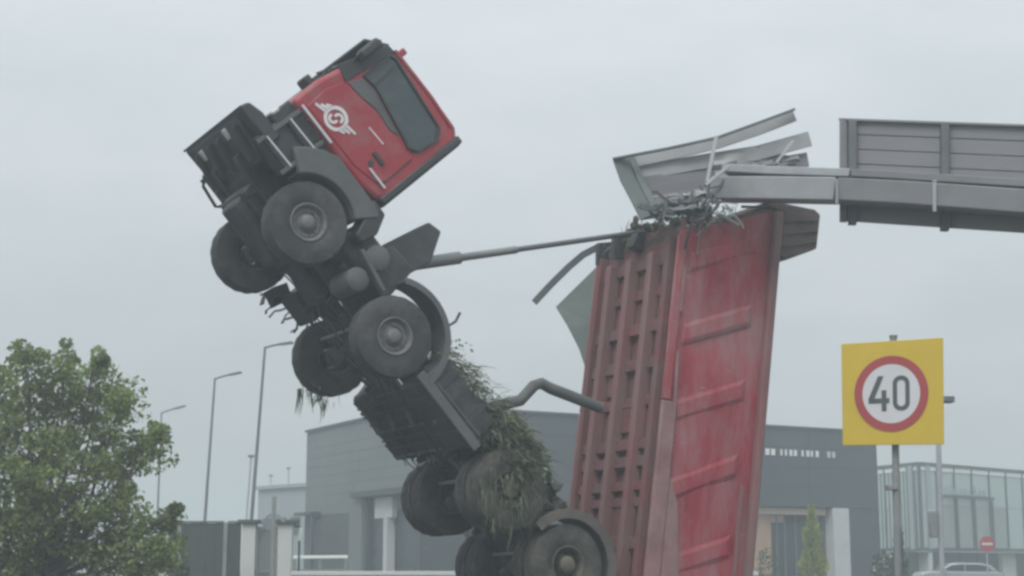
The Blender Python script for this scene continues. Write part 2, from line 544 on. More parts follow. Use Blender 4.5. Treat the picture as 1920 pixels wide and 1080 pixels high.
def wheel(x, y, front, muddy):
    s = 1 if y > 0 else -1
    h = P('wheel', hubmesh(front, s), 'rimmud' if muddy else 'rim', smooth=40)
    h.location = OFF + Vector((x, y, 0))
    if s < 0:
        h.rotation_euler = (0, 0, math.pi)
    h.rotation_euler.y = random.uniform(0, 6)
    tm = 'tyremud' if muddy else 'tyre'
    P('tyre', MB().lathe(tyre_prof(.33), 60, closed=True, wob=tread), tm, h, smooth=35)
    rimo = P('rim', rimmesh(front), 'rimmud' if muddy else 'rim', h, smooth=40)
    rimo.scale = (.82, 1, .82)
    if not front:
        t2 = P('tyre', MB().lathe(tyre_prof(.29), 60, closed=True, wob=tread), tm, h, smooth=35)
        t2.location = (0, -.345, 0)
        r2 = P('rim', MB().lathe([(.31, .13), (.29, .12), (.27, 0), (.16, -.02), (.16, -.05), (.27, -.08), (.30, -.13), (.318, -.13)], 40, closed=True), 'rim', h, smooth=40)
        r2.location = (0, -.345, 0)
        r2.scale = (.82, 1, .82)
    return h
for x, front in ((0, 1), (-1.90, 1), (-4.55, 0), (-5.9, 0)):
    for s in (1, -1):
        wheel(x, s * 1.035, front, (not front) and s > 0)
    mb = MB()
    mb.tube([(x, -.9, 0), (x, .9, 0)], .085 if front else .12, 14)
    if not front:
        mb.lathe([(0, -.24), (.16, -.2), (.25, 0), (.16, .2), (0, .24)], 20)
        mb.v[-5 * 20:] = [v + Vector((x, 0, 0)) for v in mb.v[-5 * 20:]]
    P('axle', mb, 'black', smooth=40)
    for s in (1, -1):
        mb = MB()
        for k in range(4):
            ln = .75 - .13 * k
            mb.sweep([(x - ln, .43 * s, -.03 - .03 * k + .10), (x, .43 * s, -.03 - .03 * k), (x + ln, .43 * s, -.03 - .03 * k + .10)], .08, .024)
        P('leaf_spring', mb, 'black')

# --- side tanks and boxes under the frame
for s in (1, -1):
    y0, y1 = (.52, 1.19) if s > 0 else (-1.12, -.52)
    P('side_tank', MB().box((-3.74, y0, -.12), (-2.58, y1, .44)), 'black', bevel=.05)
    for x in (-2.85, -3.45):
        P('tank_strap', MB().box((x - .03, y0 - .012, -.132), (x + .03, y1 + .012, .452)), 'black', bevel=.004)
P('underrun_rail', MB().box((-3.8, 1.195, -.115), (-2.5, 1.225, .03)), 'fender', bevel=.01)
P('belly_plate', MB().box((-3.7, -.50, -.10), (-2.65, .50, -.06)), 'black', bevel=.01)
P('side_reflector', MB().prism([(-5.12, .02), (-5.14, .15), (-5.28, .13), (-5.44, .02)], -1.18, -1.12), 'white', bevel=.01)
P('battery_box', MB().box((-1.28, -1.12, -.06), (-.78, -.55, .42)), 'plastic', bevel=.03)
P('bent_flap', MB().sweep([(-.80, -1.1, .15), (-.74, -1.16, .0), (-.70, -1.18, -.18)], .22, .02, up=(0, 1, 0)), 'plastic')
P('bent_flap', MB().sweep([(-.70, -.95, .12), (-.64, -1.06, -.05), (-.62, -1.1, -.2)], .14, .02, up=(0, 1, 0)), 'plastic')
for x, z, r in ((-1.0, .10, .17), (-.95, .52, .19)):
    m = MB().lathe([(0, 1.17), (r * .6, 1.17), (r * .93, 1.14), (r, 1.09), (r, .55), (0, .52)], 28)
    m.v = [v + Vector((x, 0, z)) for v in m.v]
    P('air_tank', m, 'fender', smooth=40)
P('step_bar', MB().bar((-.72, 1.15, .38), (-1.34, 1.15, .27), .12, .06), 'fender', bevel=.01)
P('gear_housing', MB().box((-1.2, -.5, .25), (-.45, .95, .78)), 'black', bevel=.05)
for x, y, z in ((-.62, .9, .30), (-.78, .7, .45)):
    pts = [(x - .09 * k + random.gauss(0, .03), y + random.gauss(0, .03), z + .05 * math.sin(k)) for k in range(6)]
    P('hose', MB().tube(pts, .022, 8), 'plastic')
# rear cylinder cradle with the long telescopic hoist
P('hoist_cradle', MB().prism([(-.92, .62), (-.98, 1.20), (-1.14, 1.98), (-1.36, 2.05), (-1.60, 1.62), (-1.50, 1.05), (-1.52, .45)], -.22, .22), 'fender', bevel=.03)
P('hoist_cradle', MB().prism([(-.88, .30), (-.96, .92), (-1.42, .95), (-1.5, .30)], .25, .95), 'black', bevel=.03)
hd = Vector((-3.6 + 1.56, 0, 5.33 - 1.60))
hb = Vector((-1.56, 0, 1.60))
hdn = hd.normalized()
P('hoist_cylinder', MB().tube([hb - hdn * .75, hb + hdn * .62], .092, 18), 'steel', smooth=40)
P('hoist_cylinder', MB().tube([hb + hdn * .4, hb + hdn * 1.6], .058, 18), 'steel', smooth=40)
P('hoist_rod', MB().tube([hb + hdn * 1.5, hb + hd + hdn * .2], .042, 16), 'lamppole', smooth=40)

# --- brake gear, lines, brackets and boxes that fill the underside
for x in (0, -1.85, -4.55, -5.9):
    for sg in (1, -1):
        m = MB().lathe([(0, -.10), (.06, -.10), (.085, -.06), (.085, -.01), (.10, 0), (.085, .01), (.085, .07), (.05, .11), (0, .11)], 20)
        m.v = [v + Vector((x + .20, sg * .62, .06)) for v in m.v]
        P('brake_chamber', m, 'fender', smooth=40)
        P('shock_absorber', MB().tube([(x + .12, sg * .56, -.02), (x + .22, sg * .50, .42)], .035, 10), 'black', smooth=40)
        P('spring_hanger', MB().prism([(x + .70, .02), (x + .84, .02), (x + .80, -.16), (x + .73, -.16)], sg * .43 - .05, sg * .43 + .05), 'black', bevel=.01)
        P('u_bolt', MB().box((x - .07, sg * .43 - .06, -.20), (x + .07, sg * .43 + .06, .05)), 'fender', bevel=.01)
    P('drag_link', MB().tube([(x + .28, -.75, -.05), (x + .28, .75, -.05)], .025, 10), 'steel', smooth=40)
rnd = random.Random(11)
for k in range(16):
    y = rnd.uniform(-.40, .40)
    x0 = rnd.uniform(-4.0, .9)
    ln = rnd.uniform(.6, 1.8)
    z = rnd.uniform(-.06, .06)
    pts = [(x0 - ln * t / 6, y + rnd.gauss(0, .035), z + rnd.gauss(0, .03) - .05 * math.sin(math.pi * t / 6)) for t in range(7)]
    P('air_line', MB().tube(pts, rnd.uniform(.010, .02), 6), rnd.choice(['plastic', 'black', 'fender']), smooth=50)
for k in range(26):
    x = rnd.choice([rnd.uniform(-1.5, -.55), rnd.uniform(-2.5, -2.1), rnd.uniform(.7, 1.1), rnd.uniform(-4.1, -3.8)])
    y = rnd.uniform(-.95, .95)
    z = rnd.uniform(-.08, .30)
    a, b_, c_ = rnd.uniform(.03, .11), rnd.uniform(.03, .10), rnd.uniform(.02, .09)
    P('bracket', MB().bar((x - a, y, z), (x + a, y + rnd.gauss(0, .05), z + rnd.gauss(0, .06)), b_, c_), rnd.choice(['black', 'fender', 'plastic', 'muddy', 'black']), bevel=.008)
for k in range(9):
    x = -.55 - rnd.random() * .8
    p0 = Vector((x, -1.05 + rnd.gauss(0, .1), rnd.uniform(-.05, .15)))
    pts = [p0]
    for t in range(4):
        pts.append(pts[-1] + Vector((rnd.gauss(0, .05), -.04 + rnd.gauss(0, .04), -.07 + rnd.gauss(0, .03))))
    P('torn_trim', MB().sweep(pts, rnd.uniform(.03, .09), .012, up=(1, .2, 0)), 'plastic')
for k in range(3):
    P('fuel_line', MB().tube([(-2.1, 1.0 - .12 * k, .2), (-2.35, 1.02 - .12 * k, .12 + .05 * k), (-2.6, .98 - .1 * k, .15)], .016, 6), 'plastic')
P('ladder_rail', MB().bar((-2.62, 1.20, .06), (-3.70, 1.20, .10), .03, .02), 'fender')
for x in (-2.8, -3.1, -3.4):
    P('tank_rib', MB().box((x - .02, 1.185, -.02), (x + .02, 1.20, .42)), 'plastic', bevel=.004)
for k in range(7):
    x = -2.75 - .15 * k
    P('plate_rib', MB().box((x - .015, -1.08, -.150), (x + .015, .50, -.135)), rnd.choice(['black', 'fender', 'plastic']))
for y in (-.9, -.35, .25, .85):
    P('drain_plug', MB().tube([(-3.2 + rnd.uniform(-.3, .3), y, -.11), (-3.2 + rnd.uniform(-.02, .02), y, -.16)], .035, 10), 'fender', smooth=40)
for k in range(14):
    p0 = Vector((-3.74 - rnd.random() * .06, -1.05 + 1.1 * rnd.random(), -.10 + rnd.random() * .1))
    pts = [p0]
    for t in range(2):
        pts.append(pts[-1] + Vector((-.06 + rnd.gauss(0, .04), rnd.gauss(0, .06), rnd.gauss(-.02, .04))))
    P('torn_trim', MB().sweep(pts, rnd.uniform(.03, .08), .012, up=(0, .3, 1)), rnd.choice(['fender', 'black', 'rim', 'plastic', 'rim']))
for k in range(5):
    y = -1.0 + .35 * k
    pts = [(-2.62 - .18 * t, y + rnd.gauss(0, .04), -.15 - .01 * rnd.random()) for t in range(7)]
    P('cable', MB().tube(pts, .014, 6), rnd.choice(['fender', 'plastic']), smooth=50)
P('filler_cap', MB().tube([(-2.75, 1.05, .43), (-2.72, 1.05, .52)], .06, 14), 'fender', smooth=40)

# --- mudguards
def guard(cx, r, a0, a1, y0, y1, mname, th=.03, lip=.07):
    o, i = arc(cx, 0, r + th, a0, a1), arc(cx, 0, r, a0, a1)
    m = MB().band(o, i, y0, y1)
    m.band(arc(cx, 0, r + th + .018, a0, a1), arc(cx, 0, r - lip, a0, a1), y1, y1 + .03)
    return P('mudguard', m, mname, smooth=40)
guard(-1.90, .77, 52, 182, .72, 1.2, 'fender', lip=.035)
guard(-1.85, .74, 55, 182, -1.2, -.72, 'plastic')
guard(-5.9, .70, -2, 176, .45, 1.2, 'muddy', th=.05)
guard(-5.9, .66, 25, 172, -1.2, -.45, 'muddy')
guard(-4.55, .66, 20, 120, -1.2, -.45, 'muddy')
guard(0, .72, 62, 150, -1.2, -.80, 'plastic')
# the wide front arch below the door
o_, i_ = arc(0, 0, 1.02, 28, 122), arc(0, 0, .66, 28, 122)
o_ = [(x, min(z, .93)) for x, z in o_]
m = MB().band(o_, i_, 1.12, 1.215)
m.band(arc(0, 0, .70, 28, 122), arc(0, 0, .66, 28, 122), .76, 1.12)
P('front_wheel_arch', m, 'fender', smooth=40, bevel=.02)
P('arch_tail', MB().prism([(-.30, .98), (-.56, .98), (-.70, .70), (-.66, .42), (-.52, .44)], .80, 1.20), 'plastic', bevel=.03)

# --- cab
shell = [(1.40, .90), (1.43, 1.35), (1.38, 1.78), (1.20, 2.56), (1.08, 2.66), (.3, 2.72), (-.24, 2.72), (-.40, 2.60), (-.42, 1.16), (-.34, 1.02), (.0, .94)]
WIN = [(1.07, 2.00), (.86, 2.045), (.5, 1.99), (.1, 1.93), (-.03, 1.90), (-.15, 1.99), (-.185, 2.30), (-.08, 2.45), (1.0, 2.535), (1.08, 2.50)]
cab = P('cab', MB().prism(shell, -1.16, 1.16), 'red', bevel=.07, segs=3)
P('back_panel', MB().box((-.475, -1.13, 1.05), (-.425, 1.13, 2.62)), 'plastic', cab, bevel=.02)
P('back_edge', MB().box((-.46, 1.04, 1.06), (-.34, 1.172, 2.66)), 'plastic', cab, bevel=.03)
P('cab_floor', MB().box((-.38, -1.10, .80), (1.38, 1.10, .93)), 'plastic', cab, bevel=.03)
# windscreen, visor and mirrors on the nearly edge-on front
scr = [(1.425, 1.70), (1.235, 2.55)]
P('windscreen', MB().prism([(1.40, 1.72), (1.445, 1.72), (1.255, 2.55), (1.20, 2.55)], -1.08, 1.08), 'glass', cab, bevel=.01)
P('sun_visor', MB().prism([(1.23, 2.66), (1.20, 2.58), (1.47, 2.34), (1.50, 2.38)], -1.12, 1.12), 'plastic', cab, bevel=.015)
for s in (1, -1):
    # A-pillar trim: black quarter panel between the windscreen and the door glass
    P('pillar_trim', MB().prism([(1.17, 1.70), (1.42, 1.78), (1.23, 2.60), (1.10, 2.62)], s * 1.15 - .02, s * 1.15 + .025), 'plastic', cab, bevel=.01)
    win = WIN
    y0, y1 = (1.155, 1.172) if s > 0 else (-1.172, -1.155)
    P('window', MB().prism(win, y0, y1), 'glass', cab)
    cx, cz = .45, 2.24
    outw = [(cx + (x - cx) * 1.06, cz + (z - cz) * 1.12) for x, z in win]
    P('window_sill', MB().prism([(1.15, 1.73), (1.07, 1.96), (.86, 2.0), (.5, 1.945), (.15, 1.885), (.30, 1.82), (.62, 1.84), (.92, 1.76)], s * 1.165 - .012, s * 1.165 + .012), 'fender', cab, bevel=.006)
    y0, y1 = (1.15, 1.186) if s > 0 else (-1.186, -1.15)
    P('window_divider', MB().bar((.90, s * 1.178, 2.05), (.95, s * 1.178, 2.52), .022, .03, up=(0, 1, 0)), 'plastic', cab)
    P('window_frame', MB().band(outw, win, y0, y1 + s * .02 if s > 0 else y1, closed=True), 'plastic', cab, bevel=.006)
    # the door skin below the window, proud of the shell
    door = [(1.22, 1.02), (1.26, 1.40), (1.18, 1.70), (.90, 1.73), (.62, 1.80), (.30, 1.79), (.05, 1.82), (-.20, 1.84), (-.22, 1.30), (-.16, 1.16), (.2, 1.05)]
    y0, y1 = (1.14, 1.176) if s > 0 else (-1.176, -1.14)
    P('door', MB().prism(door, y0, y1), 'red', cab, bevel=.012)
    P('roof_rail', MB().sweep([(1.12, s * 1.158, 2.635), (.3, s * 1.158, 2.665), (-.2, s * 1.158, 2.64)], .05, .05), 'red', cab, bevel=.01)
    P('door_handle', MB().box((-.02, s * 1.19 - .02, 1.37), (.20, s * 1.19 + .02, 1.43)), 'plastic', cab, bevel=.01)
    P('trim_strip', MB().bar((1.27, s * 1.19, .955), (.64, s * 1.19, .965), .03, .035), 'chrome', cab)
    P('trim_strip', MB().bar((.06, s * 1.19, 1.20), (-.28, s * 1.19, 1.205), .03, .03), 'chrome', cab)
    P('lettering', MB().bar((.50, s * 1.180, 1.575), (.20, s * 1.180, 1.60), .006, .018), 'white', cab)
    P('side_mirror', MB().prism([(1.26, 2.05), (1.40, 2.08), (1.42, 2.42), (1.28, 2.46)], s * 1.26 - .1, s * 1.26 + .1), 'plastic', cab, bevel=.04)
    P('mirror_arm', MB().tube([(1.30, s * 1.12, 2.52), (1.34, s * 1.28, 2.47), (1.36, s * 1.28, 2.05), (1.32, s * 1.13, 1.98)], .02, 8), 'plastic', cab)
P('door_seam', MB().bar((-.21, 1.165, 1.25), (-.21, 1.165, 1.80), .02, .014, up=(1, 0, 0)), 'plastic', cab)
P('fuel_flap', MB().lathe([(0, 1.186), (.045, 1.186), (.055, 1.15), (0, 1.15)], 18), 'plastic', cab).location = (.10, 0, 1.27)
# round winged emblem on the door
def emblem(s):
    m = MB()
    cx, cz, y0, y1 = .86, 1.25, 1.172, 1.184
    if s < 0:
        y0, y1 = -1.184, -1.172
    m.band(arc(cx, cz, .178, 0, 360, 40)[:-1], arc(cx, cz, .128, 0, 360, 40)[:-1], y0, y1, closed=True)
    # two opposed hooks inside the ring
    m.band(arc(cx - .022, cz + .034, .074, -30, 200, 16), arc(cx - .022, cz + .034, .036, -30, 200, 16), y0, y1)
    m.band(arc(cx + .022, cz - .034, .074, 150, 380, 16), arc(cx + .022, cz - .034, .036, 150, 380, 16), y0, y1)
    # swept wings fore and aft
    for k, ln in ((0, .15), (1, .095), (2, .05)):
        z = cz + .055 - .062 * k
        m.prism([(cx - .145, z - .022), (cx - .145, z + .022), (cx - .165 - ln, z + .055), (cx - .185 - ln, z + .030)], y0, y1)
        z = cz - .055 + .062 * k
        m.prism([(cx + .145, z + .022), (cx + .145, z - .022), (cx + .165 + ln, z - .075), (cx + .185 + ln, z - .045)], y0, y1)
    return m
P('emblem', emblem(1), 'white', cab, smooth=0)
P('emblem', emblem(-1), 'white', cab, smooth=0)
P('roof_lamp', MB().box((.98, 1.02, 2.68), (1.08, 1.14, 2.80)), 'red', cab, bevel=.02)
P('roof_lamp', MB().box((1.22, .55, 2.60), (1.34, .75, 2.74)), 'plastic', cab, bevel=.02)
P('front_mirror', MB().box((1.42, .75, 1.30), (1.56, 1.02, 1.42)), 'plastic', cab, bevel=.03)
P('wiper', MB().tube([(1.46, .9, 1.72), (1.50, .4, 1.85), (1.44, .1, 2.1)], .015, 6), 'plastic', cab)

# --- steps and bumper
for s in (1, -1):
    y0, y1 = (.90, 1.15) if s > 0 else (-1.15, -.90)
    st = P('cab_step', MB().box((.70, y0, .16), (1.30, y1 - s * 0 - (.05 if s > 0 else 0), .92)), 'plastic', bevel=.03)
    for z in (.27, .70):
        P('tread_edge', MB().bar((1.22, s * 1.165, z), (.72, s * 1.165, z + .02), .05, .022), 'chrome', st)
    for z in (.27, .70):
        P('tread_plate', MB().box((.74, s * 1.12 - .06, z - .05), (1.20, s * 1.12 + .03, z - .02)), 'plastic', st)
    for x in (.72, 1.23):
        P('step_side', MB().bar((x, s * 1.15, .12), (x, s * 1.15, .90), .035, .06, up=(1, 0, 0)), 'fender', st, bevel=.006)
    for k in range(9):
        x = .76 + .055 * k
        P('riser_slat', MB().bar((x, s * 1.13, .74), (x - .01, s * 1.13, .93), .018, .03, up=(1, 0, 0)), 'plastic', st)
bp = P('bumper', MB().prism([(1.10, .24), (1.70, .21), (1.74, .27), (1.71, .38), (1.50, .45), (1.10, .44)], -1.17, 1.17), 'plastic', bevel=.03)
P('bumper_edge', MB().bar((1.725, -1.19, .225), (1.725, 1.19, .225), .03, .03), 'plastic', bp)
P('skid_plate', MB().prism([(1.0, .10), (1.66, .20), (1.66, .24), (1.0, .16)], -.85, .95), 'plastic', bp, bevel=.01)
for y, x in ((.42, 1.56), (-.62, 1.52)):  # pale blocks standing in for sky seen through holes in the bumper
    P('sky_gap_patch', MB().box((x - .09, y - .05, .150), (x + .07, y + .05, .205)), 'lens', bp, bevel=.01)
for y in (-.75, -.25, .15, .8):
    P('splash_fin', MB().prism([(1.02, .12), (1.60, .21), (1.55, .10), (1.10, .02)], y - .012, y + .012), 'plastic', bp)
for y in (-.4, .0, .35):
    P('bumper_bracket', MB().bar((.9, y, .12), (1.45, y, .30), .08, .10), 'black', bp, bevel=.01)
P('grille', MB().box((1.25, -1.1, .52), (1.43, 1.1, .90)), 'plastic', bevel=.03)
for s in (1, -1):
    P('headlight', MB().box((1.38, s * .96 - .16, .56), (1.45, s * .96 + .16, .70)), 'lens', bevel=.03)
P('dangling_step', MB().tube([(1.25, -1.12, .40), (1.22, -1.26, .22), (1.17, -1.30, .17), (.83, -1.30, .13), (.79, -1.28, .18), (.78, -1.12, .42)], .026, 8), 'plastic', smooth=40)
P('loose_wire', MB().tube([(1.05, -1.1, .36), (.98, -1.1, .22), (.88, -1.1, .24), (.82, -1.1, .30)], .009, 6), 'plastic')

# --- elbow pipe between the frame and the body
P('bent_pipe', MB().tube([(-3.55, .95, .55), (-3.80, .95, 1.05), (-3.78, .95, 1.36), (-3.83, .95, 1.48), (-3.98, .95, 1.55), (-4.72, .95, 2.03)], .082, 14), 'fender', smooth=45)
P('loose_rod', MB().tube([(-2.28, 1.15, .72), (-2.30, 1.18, .86), (-2.24, 1.22, .98)], .02, 6), 'plastic')

# --- the dump body, swung up past vertical
RB = Matrix(((0.12138068, 0.44897506, 0.88526161), (0.0626175, -0.89354308, 0.44458949), (0.99062898, 0.00146829, -0.13657256)))
TB = Vector((1.33050368, 23.4531738, 0.750227775))
bed = O('dump_body', MB().box((-.30, -1.18, 0), (5.75, 1.18, .05)), M['bedunder'], truck, bevel=.01)
bpy.context.view_layer.update()
bed.matrix_local = truck.matrix_world.inverted() @ (Matrix.Translation(TB) @ RB.to_4x4())
def B(name, mb, m, **k):
    return O(name, mb, M[m], bed, **k)
H = 1.66
side = [(-.45, -.03), (5.58, -.03), (6.02, .75), (6.28, H), (-.45, H)]
for s in (1, -1):
    a = 1.185 * s
    pm = MB()
    # slightly buckled sheet: a grid in u,n with depth
    nu, nn = 30, 8
    def pt(i, j, off):
        n_ = -.03 + (H + .03) * j / nn
        umax = 5.58 + (.72 * (n_ / H) if n_ > 0 else 0)
        u_ = -.45 + (umax + .45) * i / nu
        bk = .06 * mnoise.noise(Vector((u_ * .8, n_ * 1.2, 3.1 * s))) if 0 < i < nu and 0 < j < nn else 0
        return (u_, a + s * (off + bk), n_)
    vs = [pt(i, j, 0) for i in range(nu + 1) for j in range(nn + 1)] + [pt(i, j, -.04) for i in range(nu + 1) for j in range(nn + 1)]
    q = (nu + 1) * (nn + 1)
    fs = []
    for i in range(nu):
        for j in range(nn):
            k = i * (nn + 1) + j
            fs.append((k, k + 1, k + nn + 2, k + nn + 1))
            fs.append((k + q, k + nn + 1 + q, k + nn + 2 + q, k + 1 + q))
    for i in range(nu):
        for j in (0, nn):
            k = i * (nn + 1) + j
            fs.append((k, k + nn + 1, k + nn + 1 + q, k + q))
    for j in range(nn):
        for i in (0, nu):
            k = i * (nn + 1) + j
            fs.append((k, k + 1, k + 1 + q, k + q))
    pm.add(vs, fs)
    B('side_panel', pm, 'bedred', smooth=30)
    y = a + .045 * s
    # slanted pressed ribs
    for u in (-.2, .60, 1.72, 2.88, 4.02, 5.1):
        du = .50 + random.uniform(-.05, .05)
        pm = MB()
        wdt = .165
        ins = .07
        ph = random.uniform(.024, .036)
        n0, n1 = .16, 1.33
        def q_(u_, n_, o_):
            return (u_ + du * (n_ - .15) / 1.06, a + s * o_, n_)
        vs = [q_(u - wdt, n0, .005), q_(u + wdt, n0, .005), q_(u + wdt, n1, .005), q_(u - wdt, n1, .005),
              q_(u - wdt + ins, n0 + .02, ph), q_(u + wdt - ins, n0 + .02, ph), q_(u + wdt - ins, n1 - .08, ph), q_(u - wdt + ins, n1 - .08, ph)]
        pm.add(vs, [(4, 5, 6, 7), (0, 1, 5, 4), (1, 2, 6, 5), (2, 3, 7, 6), (3, 0, 4, 7), (3, 2, 1, 0)])
        B('side_rib', pm, 'bedred', bevel=.006, smooth=8)
    B('top_rail', MB().box((-.5, a + (0 if s > 0 else -.11), H - .10), (6.25, a + (.11 if s > 0 else 0), H + .02)), 'bedrail', bevel=.02)
    B('rail_cap', MB().box((-.5, a - .05, H + .022), (6.28, a + .05, H + .07)), 'beddust', bevel=.01)
    B('sill_rail', MB().box((-.5, min(a, a + .07 * s), -.10), (3.0, max(a, a + .07 * s), .15)), 'beddust', bevel=.02)
    B('sill_rail', MB().box((3.02, min(a, a + .05 * s), -.10), (5.5, max(a, a + .05 * s), .06)), 'bedred', bevel=.02)
    B('lower_skirt', MB().prism([(-.5, .155), (1.95, .155), (1.55, .34), (-.5, .62)], min(a, a + .05 * s), max(a, a + .05 * s)), 'beddust', bevel=.015)
    B('edge_rail', MB().box((-.3, a - s * .16 - .06, -.16), (5.5, a - s * .16 + .06, -.005)), 'bedunder', bevel=.015)
B('panel_edge', MB().bar((-.45, 1.225, 1.40), (2.0, 1.225, 1.40), .05, .035), 'bedrail')
B('cable_trim', MB().bar((4.35, 1.235, .06), (5.05, 1.235, .06), .02, .04), 'beddust')
B('cable_trim', MB().bar((3.00, 1.245, .11), (3.75, 1.245, .07), .02, .04), 'beddust')
B('cable_trim', MB().bar((5.25, 1.235, .25), (5.85, 1.235, .25), .02, .03), 'beddust')
for y in (.62, -.02, -.62):
    B('floor_rail', MB().box((-.3, y - .07, -.20), (5.3, y + .07, -.004)), 'bedrail', bevel=.015)
for u, hw, dp in ((.35, .09, .09), (.95, .09, .09), (1.55, .07, .07), (1.78, .07, .10), (2.14, .08, .10), (2.40, .08, .10), (3.05, .08, .06), (3.62, .09, .09), (4.17, .09, .09), (4.72, .08, .05), (5.2, .09, .07)):
    B('cross_member', MB().box((u - hw, -1.0, -dp), (u + hw, 1.0, -.003)), 'bedunder', bevel=.012)
for u0, u1, y0, y1 in ((2.6, 3.0, .05, .5), (3.2, 3.55, -.5, -.1), (1.0, 1.5, .08, .48), (4.3, 4.65, -1.0, -.72)):
    B('floor_plate', MB().box((u0, y0, -.05), (u1, y1, -.004)), 'bedunder', bevel=.008)
B('lower_guard', MB().box((-.15, -.75, -.40), (.55, .75, -.245)), 'bedunder', bevel=.03)
# front wall and its rusty shoulder
B('headboard', MB().prism([(5.50, .0), (5.62, -.02), (6.32, 1.60), (6.20, 1.64)], -1.18, 1.18), 'rust', bevel=.015)
B('headboard_shoulder', MB().prism([(5.54, H + .04), (5.54, 1.86), (5.84, 2.40), (6.40, 2.42), (6.46, 2.30), (6.40, 1.45), (6.30, 1.42), (6.26, H + .075)], -1.15, 1.24), 'rust', bevel=.03)
for k in range(3):
    B('shoulder_stiffener', MB().bar((5.72 + .2 * k, 1.25, 1.76), (5.95 + .17 * k, 1.25, 2.36), .02, .05, up=(0, 1, 0)), 'rust')
for y in (-1.05, -.55):
    B('hoist_bracket', MB().prism([(5.45, -.02), (5.85, .1), (5.75, -.22), (5.40, -.18)], y - .05, y + .05), 'black', bevel=.01)
B('hoist_bracket', MB().prism([(5.45, -.02), (5.80, .1), (5.74, -.14), (5.50, -.20)], -.10, .10), 'black', bevel=.01)
# torn sheet and bent strip on the far edge
pm = MB()
cl = [(5.52, -1.17, -.02), (5.14, -1.49, -.23), (4.76, -1.80, -.44), (4.42, -1.56, -.30), (4.06, -1.36, -.16), (3.7, -1.23, -.05), (3.55, -1.16, .0)]
nr = len(cl)
inner = [(5.42 - (5.42 - 3.55) * k / (nr - 1), -1.12, .02) for k in range(nr)]
vs = [Vector(p) for p in cl] + [Vector(p) for p in inner] + [Vector(p) + Vector((0, .012, .025)) for p in cl] + [Vector(p) + Vector((0, .012, .025)) for p in inner]
fs = []
for k in range(nr - 1):
    fs += [(k, k + 1, nr + k + 1, nr + k), (2 * nr + k, 3 * nr + k, 3 * nr + k + 1, 2 * nr + k + 1), (k, 2 * nr + k, 2 * nr + k + 1, k + 1)]
pm.add(vs, fs)
B('torn_sheet', pm, 'sheet', smooth=0, label='grey green sheet torn loose from the far edge of the body')
B('bent_strip', MB().sweep([(5.72, -1.0, -.1), (5.72, -1.18, -.14), (5.62, -1.42, -.25), (5.42, -1.62, -.38), (5.12, -1.86, -.55), (4.82, -2.08, -.70)], .11, .025, up=(.4, -.5, .8)), 'stile', label='bent grey strip curling away from the body')
B('tail_beam', MB().box((-.62, -1.24, -.14), (-.46, 1.24, H + .03)), 'bedred', bevel=.03)

# ------------------------------------------------------------------ torn grass and earth caught on the wreck
def tw(x, y, z):
    return T0 + RX @ Vector((x, y, z))
def bw(u, w_, n):
    return TB + RB @ Vector((u, w_, n))
mb2 = MB()
mb = MB()
for k in range(1900):
    t = random.random()
    x = -2.45 - 2.35 * t
    p = tw(x, random.uniform(.1, 1.2), .42 + .33 * math.sin(min(1, t * 1.3) * 2.4) * random.random() + random.uniform(-.08, .12))
    d = (RX @ Vector((random.gauss(-.6, .4), random.gauss(.3, .5), random.gauss(.55, .5))))
    blades(mb, p, d, random.uniform(.10, .36), random.uniform(.008, .028), droop=random.uniform(.2, 1.3))
for k in range(650):
    t = random.random()
    p = tw(-3.7 - .9 * t + random.gauss(0, .1), random.uniform(.7, 1.3), random.uniform(.15, .75))
    d = RX @ Vector((random.gauss(-.5, .5), random.gauss(.5, .4), random.gauss(.1, .5)))
    blades(mb, p, d, random.uniform(.08, .24), random.uniform(.02, .06), droop=random.uniform(.3, 1.6))
for k in range(150):   # strands draped over the muddy wheel
    q = random.uniform(0, 6.28)
    r = random.uniform(.15, .55)
    p = tw(-4.55 + r * math.cos(q), 1.19 + random.uniform(0, .05), r * math.sin(q))
    blades(mb, p, (random.gauss(0, .3), random.gauss(0, .2), -1), random.uniform(.12, .4), random.uniform(.012, .03), droop=.8)
O('wild_grass', mb, M['grass'], clean=False, smooth=0, kind='stuff', label='torn green grass and weeds draped over the truck frame and rear wheel')
for k in range(700):   # broad-leaved weeds heaped on the frame ahead of the muddy wheel
    t = random.random()
    p = tw(-3.9 - .85 * t + random.gauss(0, .06), random.uniform(.5, 1.25), .35 + random.random() * (.55 - .2 * t))
    d = Vector((random.gauss(0, 1), random.gauss(-.4, .8), random.gauss(.1, .9))).normalized()
    sd_ = d.cross(Vector((random.gauss(0, 1), random.gauss(0, 1), random.gauss(0, 1)))).normalized()
    ln = random.uniform(.04, .10)
    mb2.add([p, p + d * ln * .5 + sd_ * ln * .3, p + d * ln, p + d * ln * .5 - sd_ * ln * .3], [(0, 1, 2, 3)])
for k in range(260):
    t = random.random()
    p = tw(-2.5 - 1.6 * t, random.uniform(.3, 1.2), .55 + random.random() * .28)
    d = Vector((random.gauss(0, 1), random.gauss(-.4, .8), random.gauss(.3, .9))).normalized()
    sd_ = d.cross(Vector((random.gauss(0, 1), random.gauss(0, 1), random.gauss(0, 1)))).normalized()
    ln = random.uniform(.03, .08)
    mb2.add([p, p + d * ln * .5 + sd_ * ln * .3, p + d * ln, p + d * ln * .5 - sd_ * ln * .3], [(0, 1, 2, 3)])
O('weed_leaves', mb2, M['leafgrey'], clean=False, smooth=0, kind='stuff', label='small green weed leaves tangled in the torn grass on the truck frame')
mb = MB()
